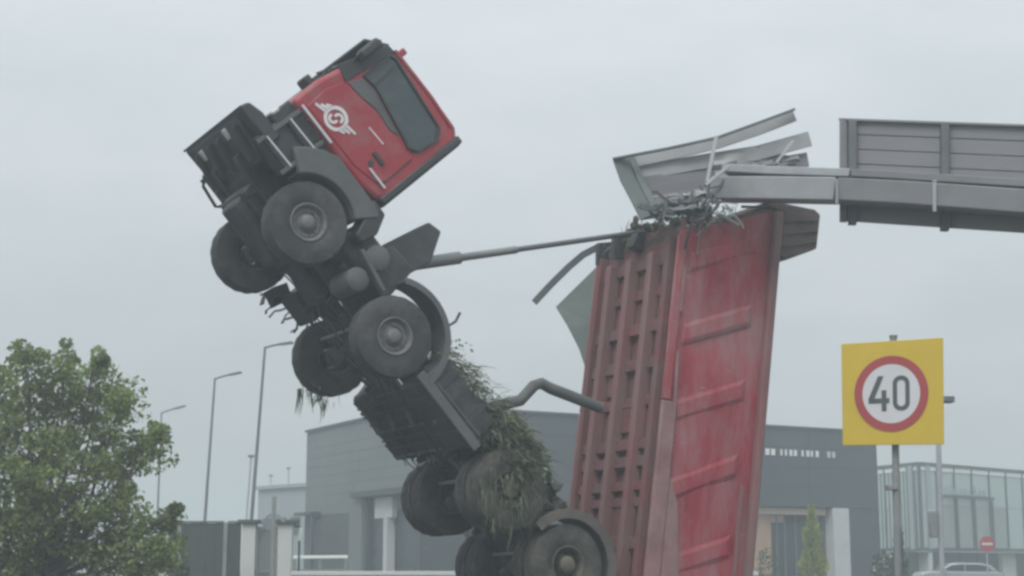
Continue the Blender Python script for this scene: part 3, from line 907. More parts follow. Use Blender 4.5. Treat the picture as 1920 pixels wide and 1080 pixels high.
for k in range(95):
    x0 = -2.15 + random.gauss(0, .14)
    p = tw(x0, -1.06 + random.gauss(0, .1), -.47 + random.gauss(0, .06))
    blades(mb, p, (random.gauss(0, .15), random.gauss(0, .1), -1), random.uniform(.06, .24), random.uniform(.012, .03), droop=.8)
for k in range(16):
    p = tw(-2.02, -1.25 + random.gauss(0, .03), -.44) + Vector((-.12 + random.gauss(0, .02), 0, -.06))
    blades(mb, p, (random.gauss(0, .08), 0, -1), random.uniform(.15, .42), .035, droop=.8)
O('wild_grass', mb, M['grass'], clean=False, smooth=0, kind='stuff', label='dark strands of grass hanging under the far second wheel of the truck')
mb = MB()
for k in range(520):
    w_ = random.uniform(-1.1, 1.25)
    n = random.uniform(-.1, 1.0)
    u = 5.62 + .42 * max(n, 0) + random.uniform(-.05, .28)
    p = bw(u, w_, n)
    blades(mb, p, (random.gauss(0, .7), random.gauss(-.3, .5), random.gauss(.1, .7)), random.uniform(.08, .3), random.uniform(.012, .035), droop=1.2)
O('wild_grass', mb, M['grass'], clean=False, smooth=0, kind='stuff', label='tufts of grass and roots crushed between the upright body and the gantry')

def clods(mb, fn, n, r0, r1):
    for k in range(n):
        c = fn()
        r = random.uniform(r0, r1)
        bm = bmesh.new()
        bmesh.ops.create_icosphere(bm, subdivisions=1, radius=r)
        vs = [c + v.co * random.uniform(.6, 1.3) for v in bm.verts]
        bm.verts.index_update()
        fs = [[v.index for v in f.verts] for f in bm.faces]
        bm.free()
        mb.add(vs, fs)
mb = MB()
clods(mb, lambda: bw(5.75 + random.uniform(-.05, .3), random.uniform(-.7, 1.1), random.uniform(-.05, .9)), 90, .03, .09)
O('earth_clods', mb, M['soil'], clean=False, kind='stuff', label='earth clods piled on the upper end of the upright body')
mb = MB()
clods(mb, lambda: tw(-4.45 + random.gauss(0, .22), random.uniform(.5, 1.15), random.uniform(.45, .72)), 70, .04, .12)
clods(mb, lambda: tw(-4.55 + random.gauss(.02, .22), 1.12 + random.uniform(0, .07), random.gauss(.1, .22)), 80, .02, .055)
clods(mb, lambda: tw(-5.2 + random.gauss(0, .16), random.uniform(.3, 1.1), random.uniform(.15, .6)), 60, .04, .11)
clods(mb, lambda: tw(-3.3 + random.gauss(0, .5), random.uniform(.1, .9), random.uniform(.4, .55)), 60, .05, .12)
O('earth_clods', mb, M['soil'], clean=False, kind='stuff', label='earth clods stuck above the third axle of the truck')

# ------------------------------------------------------------------ overhead gantry with its sign backs
def gy(px):                 # distance of the gantry line along the picture
    return 1.0 / (1 / 22.0 + (px - 1573) * (1 / 20.85 - 1 / 22.0) / 347)
gantry = thing('overhead_gantry', 'grey steel road gantry beam bent upward with the backs of its sign boards', 'gantry', (0, 0, 0))
endp = at(2230, 300, gy(2230))
gantry.location = (endp.x, endp.y, 0)
GO = -Vector(gantry.location)
def G(name, mb, m, **k):
    return O(name, mb, M[m], gantry, GO, **k)
fwd = Vector((0, 1, 0))
bl_ = [(1338, 356), (1375, 355.5), (1450, 356), (1573, 358), (1700, 364.5), (1920, 381), (2235, 404)]
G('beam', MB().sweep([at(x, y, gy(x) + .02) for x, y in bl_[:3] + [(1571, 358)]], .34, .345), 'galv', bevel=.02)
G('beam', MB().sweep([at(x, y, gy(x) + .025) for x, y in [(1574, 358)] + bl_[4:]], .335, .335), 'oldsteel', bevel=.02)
bu = [(1362, 320), (1400, 322), (1450, 325), (1573, 328.5), (1650, 332), (1760, 339), (1920, 349), (2235, 371)]
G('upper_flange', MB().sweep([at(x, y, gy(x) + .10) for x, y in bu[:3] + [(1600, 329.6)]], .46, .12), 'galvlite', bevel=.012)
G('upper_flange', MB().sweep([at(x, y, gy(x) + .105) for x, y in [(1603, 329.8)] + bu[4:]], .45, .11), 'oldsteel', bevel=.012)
def gp(px, py, off):
    return at(px, py, gy(px) + off)
def topy(x):
    return 224 + (x - 1573) * 12 / 347
def boty(x):
    return 415 + (x - 1573) * 23 / 347
NB = 7
for k in range(NB):
    f0, f1 = k / NB + .004, (k + 1) / NB - .004
    x0, x1 = 1574, 2200
    cs = []
    for off in (.42, .45):
        for x, f in ((x0, f0), (x1, f0), (x1, f1), (x0, f1)):
            cs.append(gp(x, topy(x) + (boty(x) - topy(x)) * f, off + .004 * (k % 2)))
    mb = MB().add(cs, [(0, 1, 2, 3), (7, 6, 5, 4), (0, 4, 5, 1), (1, 5, 6, 2), (2, 6, 7, 3), (3, 7, 4, 0)])
    G('plank', mb, 'plank', bevel=.006)
cs = [gp(x, topy(x) + (boty(x) - topy(x)) * f, off) for off in (.462, .48) for x, f in ((1575, .01), (2199, .01), (2199, .99), (1575, .99))]
G('backing_sheet', MB().add(cs, [(0, 1, 2, 3), (7, 6, 5, 4), (0, 4, 5, 1), (1, 5, 6, 2), (2, 6, 7, 3), (3, 7, 4, 0)]), 'plank')
for x in (1598, 1771, 1948, 2120):
    G('rib', MB().bar(gp(x, topy(x) + 1, .36), gp(x, boty(x) + 5, .36), .11, .11, up=(0, 1, 0)), 'lamppole', bevel=.008)
G('rib_flange', MB().bar(gp(1581, topy(1581), .38), gp(1581, boty(1581) + 1, .38), .10, .05, up=(0, 1, 0)), 'plank', bevel=.005)
G('top_edge', MB().bar(gp(1574, 224.5, .40), gp(2200, topy(2200) + .5, .40), .09, .03), 'plank')
for x, y0, y1 in ((1752, 345, 395), (1948, 360, 408)):
    G('clamp', MB().bar(gp(x, y0 - 2, -.17), gp(x, y1 + 2, -.17), .05, .03, up=(0, 1, 0)), 'galvlite', bevel=.004)
    G('clamp', MB().bar(gp(x, y0 - 4, -.15), gp(x + 13, y0 - 14, .3), .06, .03), 'galvlite', bevel=.004)
G('clamp', MB().bar(gp(1569, 336, -.17), gp(1569, 383, -.17), .04, .025, up=(0, 1, 0)), 'galv', bevel=.004)
G('post', MB().box((endp.x - .22, endp.y - .22, 0), (endp.x + .22, endp.y + .22, endp.z + .3)), 'galv', bevel=.03)
G('base_plate', MB().box((endp.x - .45, endp.y - .45, 0), (endp.x + .45, endp.y + .45, .05)), 'galv', bevel=.01)

# the broken board wrapped round the free end
broken = thing('broken_sign_board', 'broken sign board with splayed grey planks folded over the end of the gantry beam', 'sign board', (0, 0, 0))
bo = at(1300, 400, 22.9)
broken.location = bo
BO = -bo
def K(name, mb, m, **k):
    return O(name, mb, M[m], broken, BO, **k)
pl = [([(1163, 308), (1255, 289), (1345, 268), (1420, 243), (1490, 216)], (23.2, 22.7), .185, 'plankbent'),
      ([(1170, 330), (1300, 306), (1420, 287), (1519, 260)], (23.25, 22.8), .23, 'plankbent'),
      ([(1178, 349), (1300, 330), (1430, 313), (1515, 299)], (23.22, 22.92), .22, 'plank'),
      ([(1186, 368), (1290, 352), (1400, 334), (1470, 322)], (23.18, 22.85), .22, 'plank'),
      ([(1194, 386), (1270, 374), (1370, 357)], (23.12, 22.8), .22, 'plank'),
      ([(1200, 402), (1260, 394), (1330, 382)], (23.06, 22.78), .18, 'plankbent')]
for pts, (ya, yb), hgt, m in pl:
    n = len(pts)
    K('plank', MB().sweep([at(x, y, ya + (yb - ya) * i / (n - 1) + .03 * math.sin(i * 2.1)) for i, (x, y) in enumerate(pts)], .03, hgt), m, bevel=.005)
K('stile', MB().sweep([at(1162, 296, 23.1), at(1176, 335, 23.08), at(1196, 372, 23.0), at(1214, 408, 22.95)], .05, .22, up=(1, 0, .3)), 'stile', bevel=.006)
K('stile', MB().sweep([at(1184, 294, 23.14), at(1200, 335, 23.1), at(1218, 370, 23.04), at(1236, 408, 22.98)], .04, .10, up=(1, 0, .3)), 'sheet', bevel=.006)
K('top_trim', MB().sweep([at(1150, 298, 23.08), at(1255, 278, 22.66), at(1345, 258, 22.6), at(1420, 231, 22.6), at(1490, 205, 22.62)], .06, .03), 'stile')
K('strut', MB().bar(at(1343, 256, 22.35), at(1325, 342, 22.25), .05, .10, up=(0, 1, 0)), 'galvlite', bevel=.006)
K('strut', MB().bar(at(1366, 312, 22.3), at(1322, 348, 22.2), .05, .07, up=(0, 1, 0)), 'galvlite', bevel=.006)
K('strut', MB().bar(at(1487, 264, 22.6), at(1455, 306, 22.5), .04, .05, up=(0, 1, 0)), 'galvlite', bevel=.005)
K('strut', MB().bar(at(1225, 370, 22.6), at(1275, 366, 22.4), .03, .04, up=(0, 1, 0)), 'galvlite', bevel=.005)
def crumple(c, ux, uy, nx, ny, amp, seed):
    vs = []
    for i in range(nx + 1):
        for j in range(ny + 1):
            a, b_ = i / nx - .5, j / ny - .5
            p = c + ux * a + uy * b_
            nv = Vector((a * 5 + seed, b_ * 5, seed * 1.7))
            p = p + Vector((0, 1, 0)) * (amp * 2 * mnoise.noise(nv)) + Vector((0, 0, 1)) * (amp * mnoise.noise(nv + Vector((9, 3, 1)))) + Vector((1, 0, 0)) * (amp * .6 * mnoise.noise(nv + Vector((2, 7, 4))))
            vs.append(p)
    n = len(vs)
    vs += [v + Vector((0, .006, 0)) for v in vs]
    fs = []
    w_ = ny + 1
    for i in range(nx):
        for j in range(ny):
            k = i * w_ + j
            fs += [(k, k + 1, k + w_ + 1, k + w_), (n + k, n + k + w_, n + k + w_ + 1, n + k + 1)]
    rim_ = [(i * w_, (i + 1) * w_) for i in range(nx)] + [(i * w_ + ny, (i + 1) * w_ + ny) for i in range(nx)] + [(j, j + 1) for j in range(ny)] + [(nx * w_ + j, nx * w_ + j + 1) for j in range(ny)]
    fs += [(a, b_, b_ + n, a + n) for a, b_ in rim_]
    return MB().add(vs, fs)
for px, py, Y, ux, uy, amp, m_ in ((1268, 384, 22.75, (.50, 0, .08), (.10, .05, -.26), .05, 'plank'), (1402, 302, 22.95, (1.0, -.1, .20), (.05, 0, -.36), .035, 'plankbent'),
                                   (1312, 372, 22.55, (.42, 0, .06), (.08, 0, -.22), .06, 'plankbent'), (1300, 396, 22.4, (.50, 0, .03), (.05, .1, -.16), .09, 'stile'),
                                   (1462, 305, 22.85, (.6, 0, .10), (.04, 0, -.16), .03, 'plank'), (1238, 398, 22.6, (.36, 0, -.05), (.1, 0, -.20), .06, 'sheet')):
    K('crumpled_sheet', crumple(at(px, py, Y), Vector(ux), Vector(uy), 9, 5, amp, px * .013), m_, smooth=25)
random.seed(21)
for k in range(26):
    x, y = random.uniform(1235, 1395), random.uniform(372, 412)
    Y = random.uniform(22.1, 22.7)
    a = at(x, y, Y)
    pts = [a]
    d = Vector((random.gauss(0, 1), random.gauss(0, .4), random.gauss(0, .6))).normalized()
    for j in range(3):
        d = (d + Vector((random.gauss(0, .5), random.gauss(0, .3), random.gauss(0, .5)))).normalized()
        pts.append(pts[-1] + d * random.uniform(.05, .20) * (1.8 if k % 6 == 0 else 1))
    K('twisted_scrap', MB().sweep(pts, random.uniform(.012, .035), random.uniform(.012, .045)), random.choice(['galv', 'stile', 'black', 'lamppole', 'stile', 'plank', 'muddy']))

# ------------------------------------------------------------------ 40 sign
def lerp(a, b, t):
    return a + (b - a) * t
sp = at(1676, 833, 18.32)
sign = thing('speed_limit_sign', 'yellow square road sign with a red ringed 40 on a grey post', 'road sign', (sp.x, 18.36, 0))
SO = -Vector(sign.location)
TL, TR, BR, BLc = at(1577, 645, 18.45), at(1768, 633, 17.95), at(1769.5, 833, 17.95), at(1580, 835, 18.45)
nrm = (TR - TL).cross(BLc - TL).normalized()
if nrm.y > 0:
    nrm = -nrm                      # faces the camera
def sp_pt(u, v, d):                 # u 0..1 across, v 0..1 down, d out of the face
    return lerp(lerp(TL, TR, u), lerp(BLc, BR, u), v) + nrm * d
def sprism(poly, d0, d1):
    m = MB()
    n = len(poly)
    vs = [sp_pt(u, v, d0) for u, v in poly] + [sp_pt(u, v, d1) for u, v in poly]
    fs = [list(range(n)), list(range(n, 2 * n))[::-1]] + [(i, (i + 1) % n, (i + 1) % n + n, i + n) for i in range(n)]
    return m.add(vs, fs)
def sband(outer, inner, d0, d1):
    m = MB()
    n = len(outer)
    vs = []
    for o, i in zip(outer, inner):
        vs += [sp_pt(*o, d0), sp_pt(*o, d1), sp_pt(*i, d1), sp_pt(*i, d0)]
    fs = []
    for k in range(n):
        a, b = 4 * k, 4 * ((k + 1) % n)
        for q in range(4):
            fs.append((a + q, a + (q + 1) % 4, b + (q + 1) % 4, b + q))
    return m.add(vs, fs)
def S(name, mb, m, parent=None, **k):
    if parent is None:
        return O(name, mb, M[m], sign, SO, **k)
    return O(name, mb, M[m], parent, **k)
pan = S('sign_panel', sprism([(0, 0), (1, 0), (1, 1), (0, 1)], -.025, 0), 'yellow', bevel=.004)
def circ(r, n=64):
    return [(.492 + r * math.cos(2 * math.pi * i / n), .51 + r * math.sin(2 * math.pi * i / n)) for i in range(n)]
S('red_ring', sband(circ(.365), circ(.285), .001, .006), 'signred', pan, smooth=0)
S('white_disc', sprism(circ(.2845), .001, .004), 'signwhite', pan, smooth=0)
# digits, narrow road lettering
def poly_digit_band(outer, inner):
    return sband(outer, inner, .0045, .008)
def rrect(cx, cy, hw, hh, r, n=8):
    pts = []
    for qx, qy, a0 in ((1, 1, 0), (-1, 1, 90), (-1, -1, 180), (1, -1, 270)):
        for i in range(n + 1):
            a = R(a0 + 90 * i / n)
            pts.append((cx + qx * (hw - r) + r * math.cos(a), cy + qy * (hh - r) + r * math.sin(a)))
    return pts
zx, zy = .592, .508
S('digit', poly_digit_band(rrect(zx, zy, .083, .168, .079), rrect(zx, zy, .040, .126, .039)), 'digit', pan, smooth=0)
m4 = sprism([(.366, .338), (.420, .338), (.328, .553), (.398, .553), (.398, .475), (.446, .475), (.446, .553), (.476, .553), (.476, .602), (.446, .602), (.446, .678), (.398, .678), (.398, .602), (.268, .602), (.268, .556)], .0045, .008)
S('digit', m4, 'digit', pan, smooth=0)
for v in (.22, .78):
    a, b = sp_pt(.04, v, -.045), sp_pt(.96, v, -.045)
    S('back_rail', MB().bar(a, b, .035, .05), 'galv')
ptop = at(1675, 632, 18.33)
pbot = Vector((at(1679, 1080, 18.33).x, ptop.y, 0))
S('post', MB().tube([pbot, lerp(pbot, ptop, .5), ptop], .042, 16), 'pole', smooth=50)
S('post_cap', MB().tube([ptop, ptop + Vector((0, 0, .02))], .05, 16), 'pole', smooth=50)
S('post_clamp', MB().box((pbot.x - .06, ptop.y - .06, 2.25), (pbot.x + .06, ptop.y + .06, 2.31)), 'pole', bevel=.006)

# ------------------------------------------------------------------ street lamps
def lamp(bx, by, tx, ty, ax, ay, Y, mname, label, r=.085, group='street lamps along the far road', head=True):
    b_ = at(bx, by, Y)
    t_ = at(tx, ty, Y)
    e_ = at(ax, ay, Y - .4)
    d = (t_ - b_) / (t_.z - b_.z)
    foot = b_ - d * b_.z
    th = thing('street_lamp', label, 'street lamp', foot, 0, group)
    o = -foot
    O('pole', MB().tube([foot, lerp(foot, t_, .5), t_], r, 12, r * .6), M[mname], th, o, smooth=50)
    O('base_plate', MB().box((foot.x - .2, foot.y - .2, 0), (foot.x + .2, foot.y + .2, .04)), M[mname], th, o)
    if head:
        a = lerp(t_, e_, .62)
        O('arm', MB().tube([t_ - Vector((0, 0, .04)), lerp(t_, a, .5), a], .045, 8), M[mname], th, o)
        h = O('lamp_head', MB().bar(lerp(t_, e_, .55), e_, .26, .085), M[mname], th, o, bevel=.02)
        O('lens', MB().bar(lerp(t_, e_, .62) - Vector((0, 0, .05)), lerp(t_, e_, .97) - Vector((0, 0, .05)), .18, .015), M['lens'], h)
    return th
lamp(471, 980, 497, 650, 548, 642, 62, 'lamppole', 'tallest grey street lamp beside the pale gate pillars')
lamp(384, 976, 403, 709, 452, 698, 72, 'lamppole', 'grey street lamp rising behind the dark fence left of the gate pillars')
lamp(296, 950, 303, 773, 347, 761, 90, 'lamppole', 'faint street lamp half hidden by the leafy tree', r=.075)
def thin_pole(bx, by, tx, ty, Y, label, r=.05, top=None):
    b_, t_ = at(bx, by, Y), at(tx, ty, Y)
    d = (t_ - b_) / (t_.z - b_.z)
    foot = b_ - d * b_.z
    th = thing('lamp_post', label, 'lamp post', foot, 0, 'slim distant posts')
    O('pole', MB().tube([foot, t_], r, 10), M['palepole'], th, -foot, smooth=50)
    O('lamp_head', MB().box((t_.x - .16, t_.y - .12, t_.z - .02), (t_.x + .16, t_.y + .12, t_.z + .12)), M['lamppole'], th, -foot, bevel=.02)
    O('base_plate', MB().box((foot.x - .15, foot.y - .15, 0), (foot.x + .15, foot.y + .15, .03)), M['palepole'], th, -foot)
thin_pole(462, 975, 471, 857, 85, 'slim post close to the left of the tallest street lamp', .05)
thin_pole(508, 925, 508, 893, 130, 'short faint post above the low pale building, left of its neighbour', .05)
thin_pole(541, 920, 541, 879, 130, 'faint post with a lamp head above the low pale building', .06)

# camera mast behind the 40 sign
ft = Vector((at(1757, 900, 33).x, 33, 0))
tp = at(1757, 748, 33)
cm = thing('camera_mast', 'thin pale mast behind the yellow sign with a small device on a side arm', 'mast', ft)
O('pole', MB().tube([ft, tp], .055, 12), M['palepole'], cm, -ft, smooth=50)
O('arm', MB().tube([tp - Vector((0, 0, .05)), at(1775, 750, 33)], .025, 8), M['lamppole'], cm, -ft)
O('device', MB().box(tuple(at(1771, 754, 33)), tuple(at(1783, 745, 33.3))), M['lamppole'], cm, -ft, bevel=.02)
O('junction_box', MB().box((ft.x - .22, 32.9, 1.95), (ft.x - .06, 33.05, 2.5)), M['pole'], cm, -ft, bevel=.02)

# ------------------------------------------------------------------ dealership building
C = Vector((at(790, 900, 66.2).x, 66.2, 0))
Lf = Vector((at(575, 900, 79.2).x, 79.2, 0))
Rt = Vector((at(1637, 900, 79.4).x, 79.4, 0))
HB = 8.0
hall = thing('showroom_building', 'long flat roofed grey showroom with a dark right wing and white wall lettering', 'building', C)
HO = -C
class Face:
    def __init__(s, a, b):
        s.a = a
        s.b = b
        s.L = (b - a).length
        s.t = (b - a).normalized()
        s.n = Vector((s.t.y, -s.t.x, 0))
        if s.n.y > 0:
            s.n = -s.n
    def p(s, u, d, z):
        q = s.a + s.t * u + s.n * d
        return Vector((q.x, q.y, z))
    def box(s, u0, u1, d0, d1, z0, z1, m=None):
        m = m or MB()
        vs = [s.p(u, d, z) for z in (z0, z1) for u, d in ((u0, d0), (u1, d0), (u1, d1), (u0, d1))]
        return m.add(vs, [(0, 3, 2, 1), (4, 5, 6, 7), (0, 1, 5, 4), (1, 2, 6, 5), (2, 3, 7, 6), (3, 0, 4, 7)])
    def u_at(s, px):               # where the sight line of a column meets the face
        k = (px - 960) / F / (math.cos(PITCH) - 0 * math.sin(PITCH))
        d = pixel_dir(px, 960)
        k = d.x / d.y
        return (k * s.a.y - s.a.x) / (s.t.x - k * s.t.y)
def D(name, mb, m, parent=None, **k):
    if parent is None:
        return O(name, mb, M[m], hall, HO, **k)
    return O(name, mb, M[m], parent, **k)
FL, FR = Face(Lf, C), Face(C, Rt)
# body behind the faces
core = MB()
inn = 0.35
bk = (Lf - C)
roof_pts = [C, Rt, Rt + bk, Lf]
core.add([Vector((p.x, p.y, HB - .30)) for p in roof_pts] + [Vector((p.x, p.y, HB - .05)) for p in roof_pts], [(0, 3, 2, 1), (4, 5, 6, 7), (0, 1, 5, 4), (1, 2, 6, 5), (2, 3, 7, 6), (3, 0, 4, 7)])
D('roof', core, 'clad2')
D('back_wall', Face(Lf, Rt + bk).box(0, 25, 0, .3, 0, HB - .3), 'clad2')
D('end_wall', Face(Rt, Rt + bk).box(0, FL.L, -.3, 0, 0, HB - .3), 'clad2')
def wall(face, u0, u1, z0, z1, m, rows, name='cladding_panel', split=1):
    D('wall', face.box(u0, u1, -.30, 0, z0, z1), m)
    for r in range(rows):
        za, zb = z0 + (z1 - z0) * r / rows, z0 + (z1 - z0) * (r + 1) / rows
        for c in range(split):
            ua, ub = u0 + (u1 - u0) * c / split, u0 + (u1 - u0) * (c + 1) / split
            D(name, face.box(ua + .008, ub - .008, .003, .035 + random.uniform(0, .005), za + .006, zb - .006), m)
uE = FL.u_at(676)                     # entrance zone on the left face
uE2 = FL.u_at(850)
wall(FL, 0, FL.L, 3.75, HB, 'clad', 9, split=2)
uD = FL.u_at(604)
D('plinth', FL.box(.02, uE, -.30, .02, 0, 3.74), 'plinth')  # dark band added to the wall; imitates a darkness taken for windscreen reflection
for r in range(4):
    D('dark_band_panel', FL.box(.05, uE - .05, .021, .07, 
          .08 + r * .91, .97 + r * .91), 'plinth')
D('eave', FL.box(0, FL.L, .06, .16, HB - .05, HB + .06), 'clad2')
D('canopy', FL.box(-.1, uD, .08, .6, 3.78, 3.93), 'clad2')
D('canopy_post', FL.box(uD - .22, uD - .08, .35, .5, 0, 3.77), 'clad2')
ua, ub = FL.u_at(672), FL.u_at(696)
D('pillar', FL.box(ua, ub, .08, .45, 0, 4.35), 'clad')
ud, ue = FL.u_at(700), FL.u_at(762)
D('canopy', FL.box(FL.u_at(683), FL.L, .06, .7, 4.36, 4.62), 'plinth')
D('door_frame', FL.box(ud - .25, ud, .06, .3, 0, 4.35), 'plinth')
D('transom_panel', FL.box(FL.u_at(714), FL.u_at(747), .06, .3, 3.4, 4.30), 'pale')
D('door_frame', FL.box(FL.u_at(735), FL.u_at(742), .02, .4, .1, 3.45), 'pale')
D('door', FL.box(ud + .05, FL.u_at(733), -.02, .1, .05, 3.4), 'darkglass')
D('shop_window', FL.box(FL.u_at(744), FL.L - .3, -.10, .0, .6, 3.70), 'darkglass')
D('wall', FL.box(uE + .02, FL.L, -.4, -.12, 0, 3.74), 'clad')

# right, darker face with the showroom opening
o0, o1 = FR.u_at(1396), FR.u_at(1590)
OZ = 4.15
D('wall', FR.box(0, FR.L, -.30, 0, OZ, HB), 'clad2')
D('wall', FR.box(0, o0, -.30, 0, 0, OZ - .005), 'clad2')
D('wall', FR.box(o1, FR.L, -.30, 0, 0, OZ - .005), 'clad2')
for r in range(4):
    for c in range(6):
        za = OZ + (HB - OZ) * r / 4
        D('cladding_panel', FR.box(FR.L * c / 6 + .01, FR.L * (c + 1) / 6 - .01, .003, .045 + random.uniform(0, .006), za + .012, za + (HB - OZ) / 4 - .012), 'clad2')
for r in range(4):
    D('cladding_panel', FR.box(o1 + .05, FR.L - .01, .003, .045, .02 + r * 1.03, 1.02 + r * 1.03), 'clad2')
    D('cladding_panel', FR.box(.02, o0 - .02, .003, .045, .02 + r * 1.03, 1.02 + r * 1.03), 'clad2')
D('eave', FR.box(0, FR.L, .05, .15, HB - .05, HB + .06), 'plinth')
# recessed entrance
D('lintel', FR.box(o0, FR.u_at(1556), -.5, -.305, OZ - .36, OZ - .04), 'litpaint')
D('reveal', FR.box(FR.u_at(1560), o1 - .02, -.55, .10, 0, OZ - .02), 'pale', bevel=.02)
D('wood_panel', FR.box(o0 + .1, FR.u_at(1458), -.62, -.52, .9, OZ - .37), 'wood')
D('planter', FR.box(o0 + .1, FR.u_at(1460), -.75, -.30, 0, .9), 'plinth')
us = [FR.u_at(x) for x in (1458, 1470, 1485, 1505, 1530, 1548, 1558)]
for a, b in zip(us[:-1], us[1:]):
    D('glass_pane', FR.box(a + .04, b - .04, -.66, -.62, .1, OZ - .75), 'darkglass')
for a in us:
    D('mullion', FR.box(a - .04, a + .04, -.70, -.56, .0, OZ - .38), 'lamppole')
D('transom_panel', FR.box(us[0] + .05, us[2], -.64, -.60, OZ - .74, OZ - .40), 'wood')
D('back_of_recess', FR.box(o0 - .5, o1 + .5, -2.6, -2.4, 0, OZ - .01), 'plinth')
# wall lettering: white letters too small to read in the photograph
random.seed(5)
u = FR.u_at(1424)
uend = FR.u_at(1569)
words = [(1424, 1456, 3), (1463, 1497, 4), (1503, 1538, 4), (1551, 1569, 2)]
for x0, x1, n in words:
    a, b = FR.u_at(x0), FR.u_at(x1)
    wd_ = (b - a) / n
    for k in range(n):
        ua = a + k * wd_ + .06
        ub = ua + wd_ - .14
        m = MB()
        z0, z1 = 6.60, 6.90
        FR.box(ua, ua + .09, .06, .12, z0, z1, m)
        ch = random.choice('EAOAE')
        if ch in 'AOU':
            FR.box(ub - .09, ub, .06, .12, z0, z1, m)
        if ch in 'EAO':
            FR.box(ua + .091, ub - .091, .06, .12, z1 - .09, z1, m)
        if ch in 'EOUL':
            FR.box(ua + .091, ub - .091, .06, .12, z0, z0 + .09, m)
        if ch in 'EA':
            FR.box(ua + .091, ub - .091, .06, .12, z0 + .18, z0 + .26, m)
        D('letter', m, 'fascia' if x0 < 1550 else 'pale', smooth=0)

# low pale building behind it on the left
lw = Vector((at(485, 900, 112).x, 112, 0))
rw = Vector((at(640, 900, 104).x, 104, 0))
low = thing('warehouse', 'low pale warehouse beyond the left end of the grey showroom', 'building', lw)
f = Face(lw, rw)
O('wall', f.box(0, f.L, -8, 0, 0, 6.6), M['hazywall'], low, -lw)
O('roof', f.box(-.2, f.L + .2, -8.2, .25, 6.605, 6.85), M['hazywall'], low, -lw)
for k in range(3):
    O('window', f.box(.8 + k * 1.8, 2.0 + k * 1.8, .005, .06, 3.4, 4.6), M['darkglass'], low, -lw)

# ------------------------------------------------------------------ glass fronted building on the right
A0 = Vector((at(1600, 900, 106).x, 106, 0))
A1 = Vector((at(1725, 900, 99).x, 99, 0))
A2 = Vector((at(2010, 900, 113).x, 113, 0))
gb = thing('glass_building', 'pale green glass fronted building with dark mullions to the right of the sign post', 'building', A1)
def Q(name, mb, m, **k):
    return O(name, mb, M[m], gb, -A1, **k)
f1, f2 = Face(A0, A1), Face(A1, A2)
HT = 7.75
def ztop(px, py, Y):
    return at(px, py, Y).z
zb = 2.35
bays1 = [f1.u_at(x) for x in (1600, 1620, 1640, 1661, 1683, 1704, 1725)]
bays2 = [0] + [f2.u_at(x) for x in (1758, 1791, 1824, 1856.5, 1888, 1919, 1950, 1980, 2008)]
for fc, bays in ((f1, bays1), (f2, bays2)):
    for i, (a, b) in enumerate(zip(bays[:-1], bays[1:])):
        mid = 5.1 if fc is f2 else 4.9
        if fc is f2 and i == 0:
            Q('glass_pane', fc.box(a + .06, b - .06, -.06, -.02, zb + .1, HT - .55), 'paleglass')
        else:
            Q('glass_pane', fc.box(a + .06, b - .06, -.06, -.02, mid + .03, HT - .55), 'paleglass')
            Q('screen_panel' if fc is f2 and i < 5 else 'glass_pane', fc.box(a + .06, b - .06, -.07, -.03, zb + .1, mid), 'screen' if fc is f2 and i < 5 else 'paleglass')
        Q('fascia', fc.box(a + .06, b - .06, -.05, .03, HT - .50, HT - .22), 'fascia')
        Q('shop_window', fc.box(a + .08, b - .08, -1.2, -1.1, .1, zb - .15), 'plastic')
    if fc is f1:
        for a, b in zip(bays[:-1], bays[1:]):
            for t in (.33, .66):
                Q('mullion', fc.box(lerp(a, b, t) - .025, lerp(a, b, t) + .025, -.019, .03, zb + .1, HT - .51), 'mullion')
    for a in bays:
        Q('mullion', fc.box(a - .05, a + .05, -.10, .06, zb, HT - .21), 'mullion')
    Q('roof_edge', fc.box(bays[0], bays[-1] + .05, -.4, .10, HT - .20, HT), 'mullion')
    Q('floor_beam', fc.box(bays[0], bays[-1], -.12, .05, zb - .14, zb + .09), 'mullion')
    Q('wall', fc.box(bays[0], bays[-1], -1.6, -1.3, 0, zb - .15), 'plastic')
    Q('wall', fc.box(bays[0], bays[-1], -.9, -.6, zb, HT - .2), 'hazywall')
for x0, x1 in ((1703, 1722), (1890, 1915)):
    fc = f1 if x1 < 1725 else f2
    Q('pale_panel', fc.box(fc.u_at(x0), fc.u_at(x1), -.9, -.6, .1, zb - .2), 'pale')
# sign frame with letters on the glass (not legible in the photograph)
Q('sign_rail', f2.box(f2.u_at(1766), f2.u_at(1861), .12, .22, 5.62, 5.78), 'mullion')
for x in (1791, 1824, 1857):
    Q('sign_bracket', f2.box(f2.u_at(x) - .07, f2.u_at(x) + .07, .12, .2, zb, 5.6), 'mullion')
random.seed(9)
ul, ur = f2.u_at(1770), f2.u_at(1852)
n = 9
for k in range(n):
    ua = ul + (ur - ul) * k / n
    ub = ua + (ur - ul) / n - .09
    m = MB()
    hh = random.choice((.42, .42, .62))
    f2.box(ua, ua + .08, .14, .2, 5.80, 5.80 + hh, m)
    f2.box(ua + .081, ub, .14, .2, 5.80, 5.88, m)
    if k % 2:
        f2.box(ub - .08, ub, .14, .2, 5.881, 6.22, m)
    Q('letter', m, 'hazywall', smooth=0)

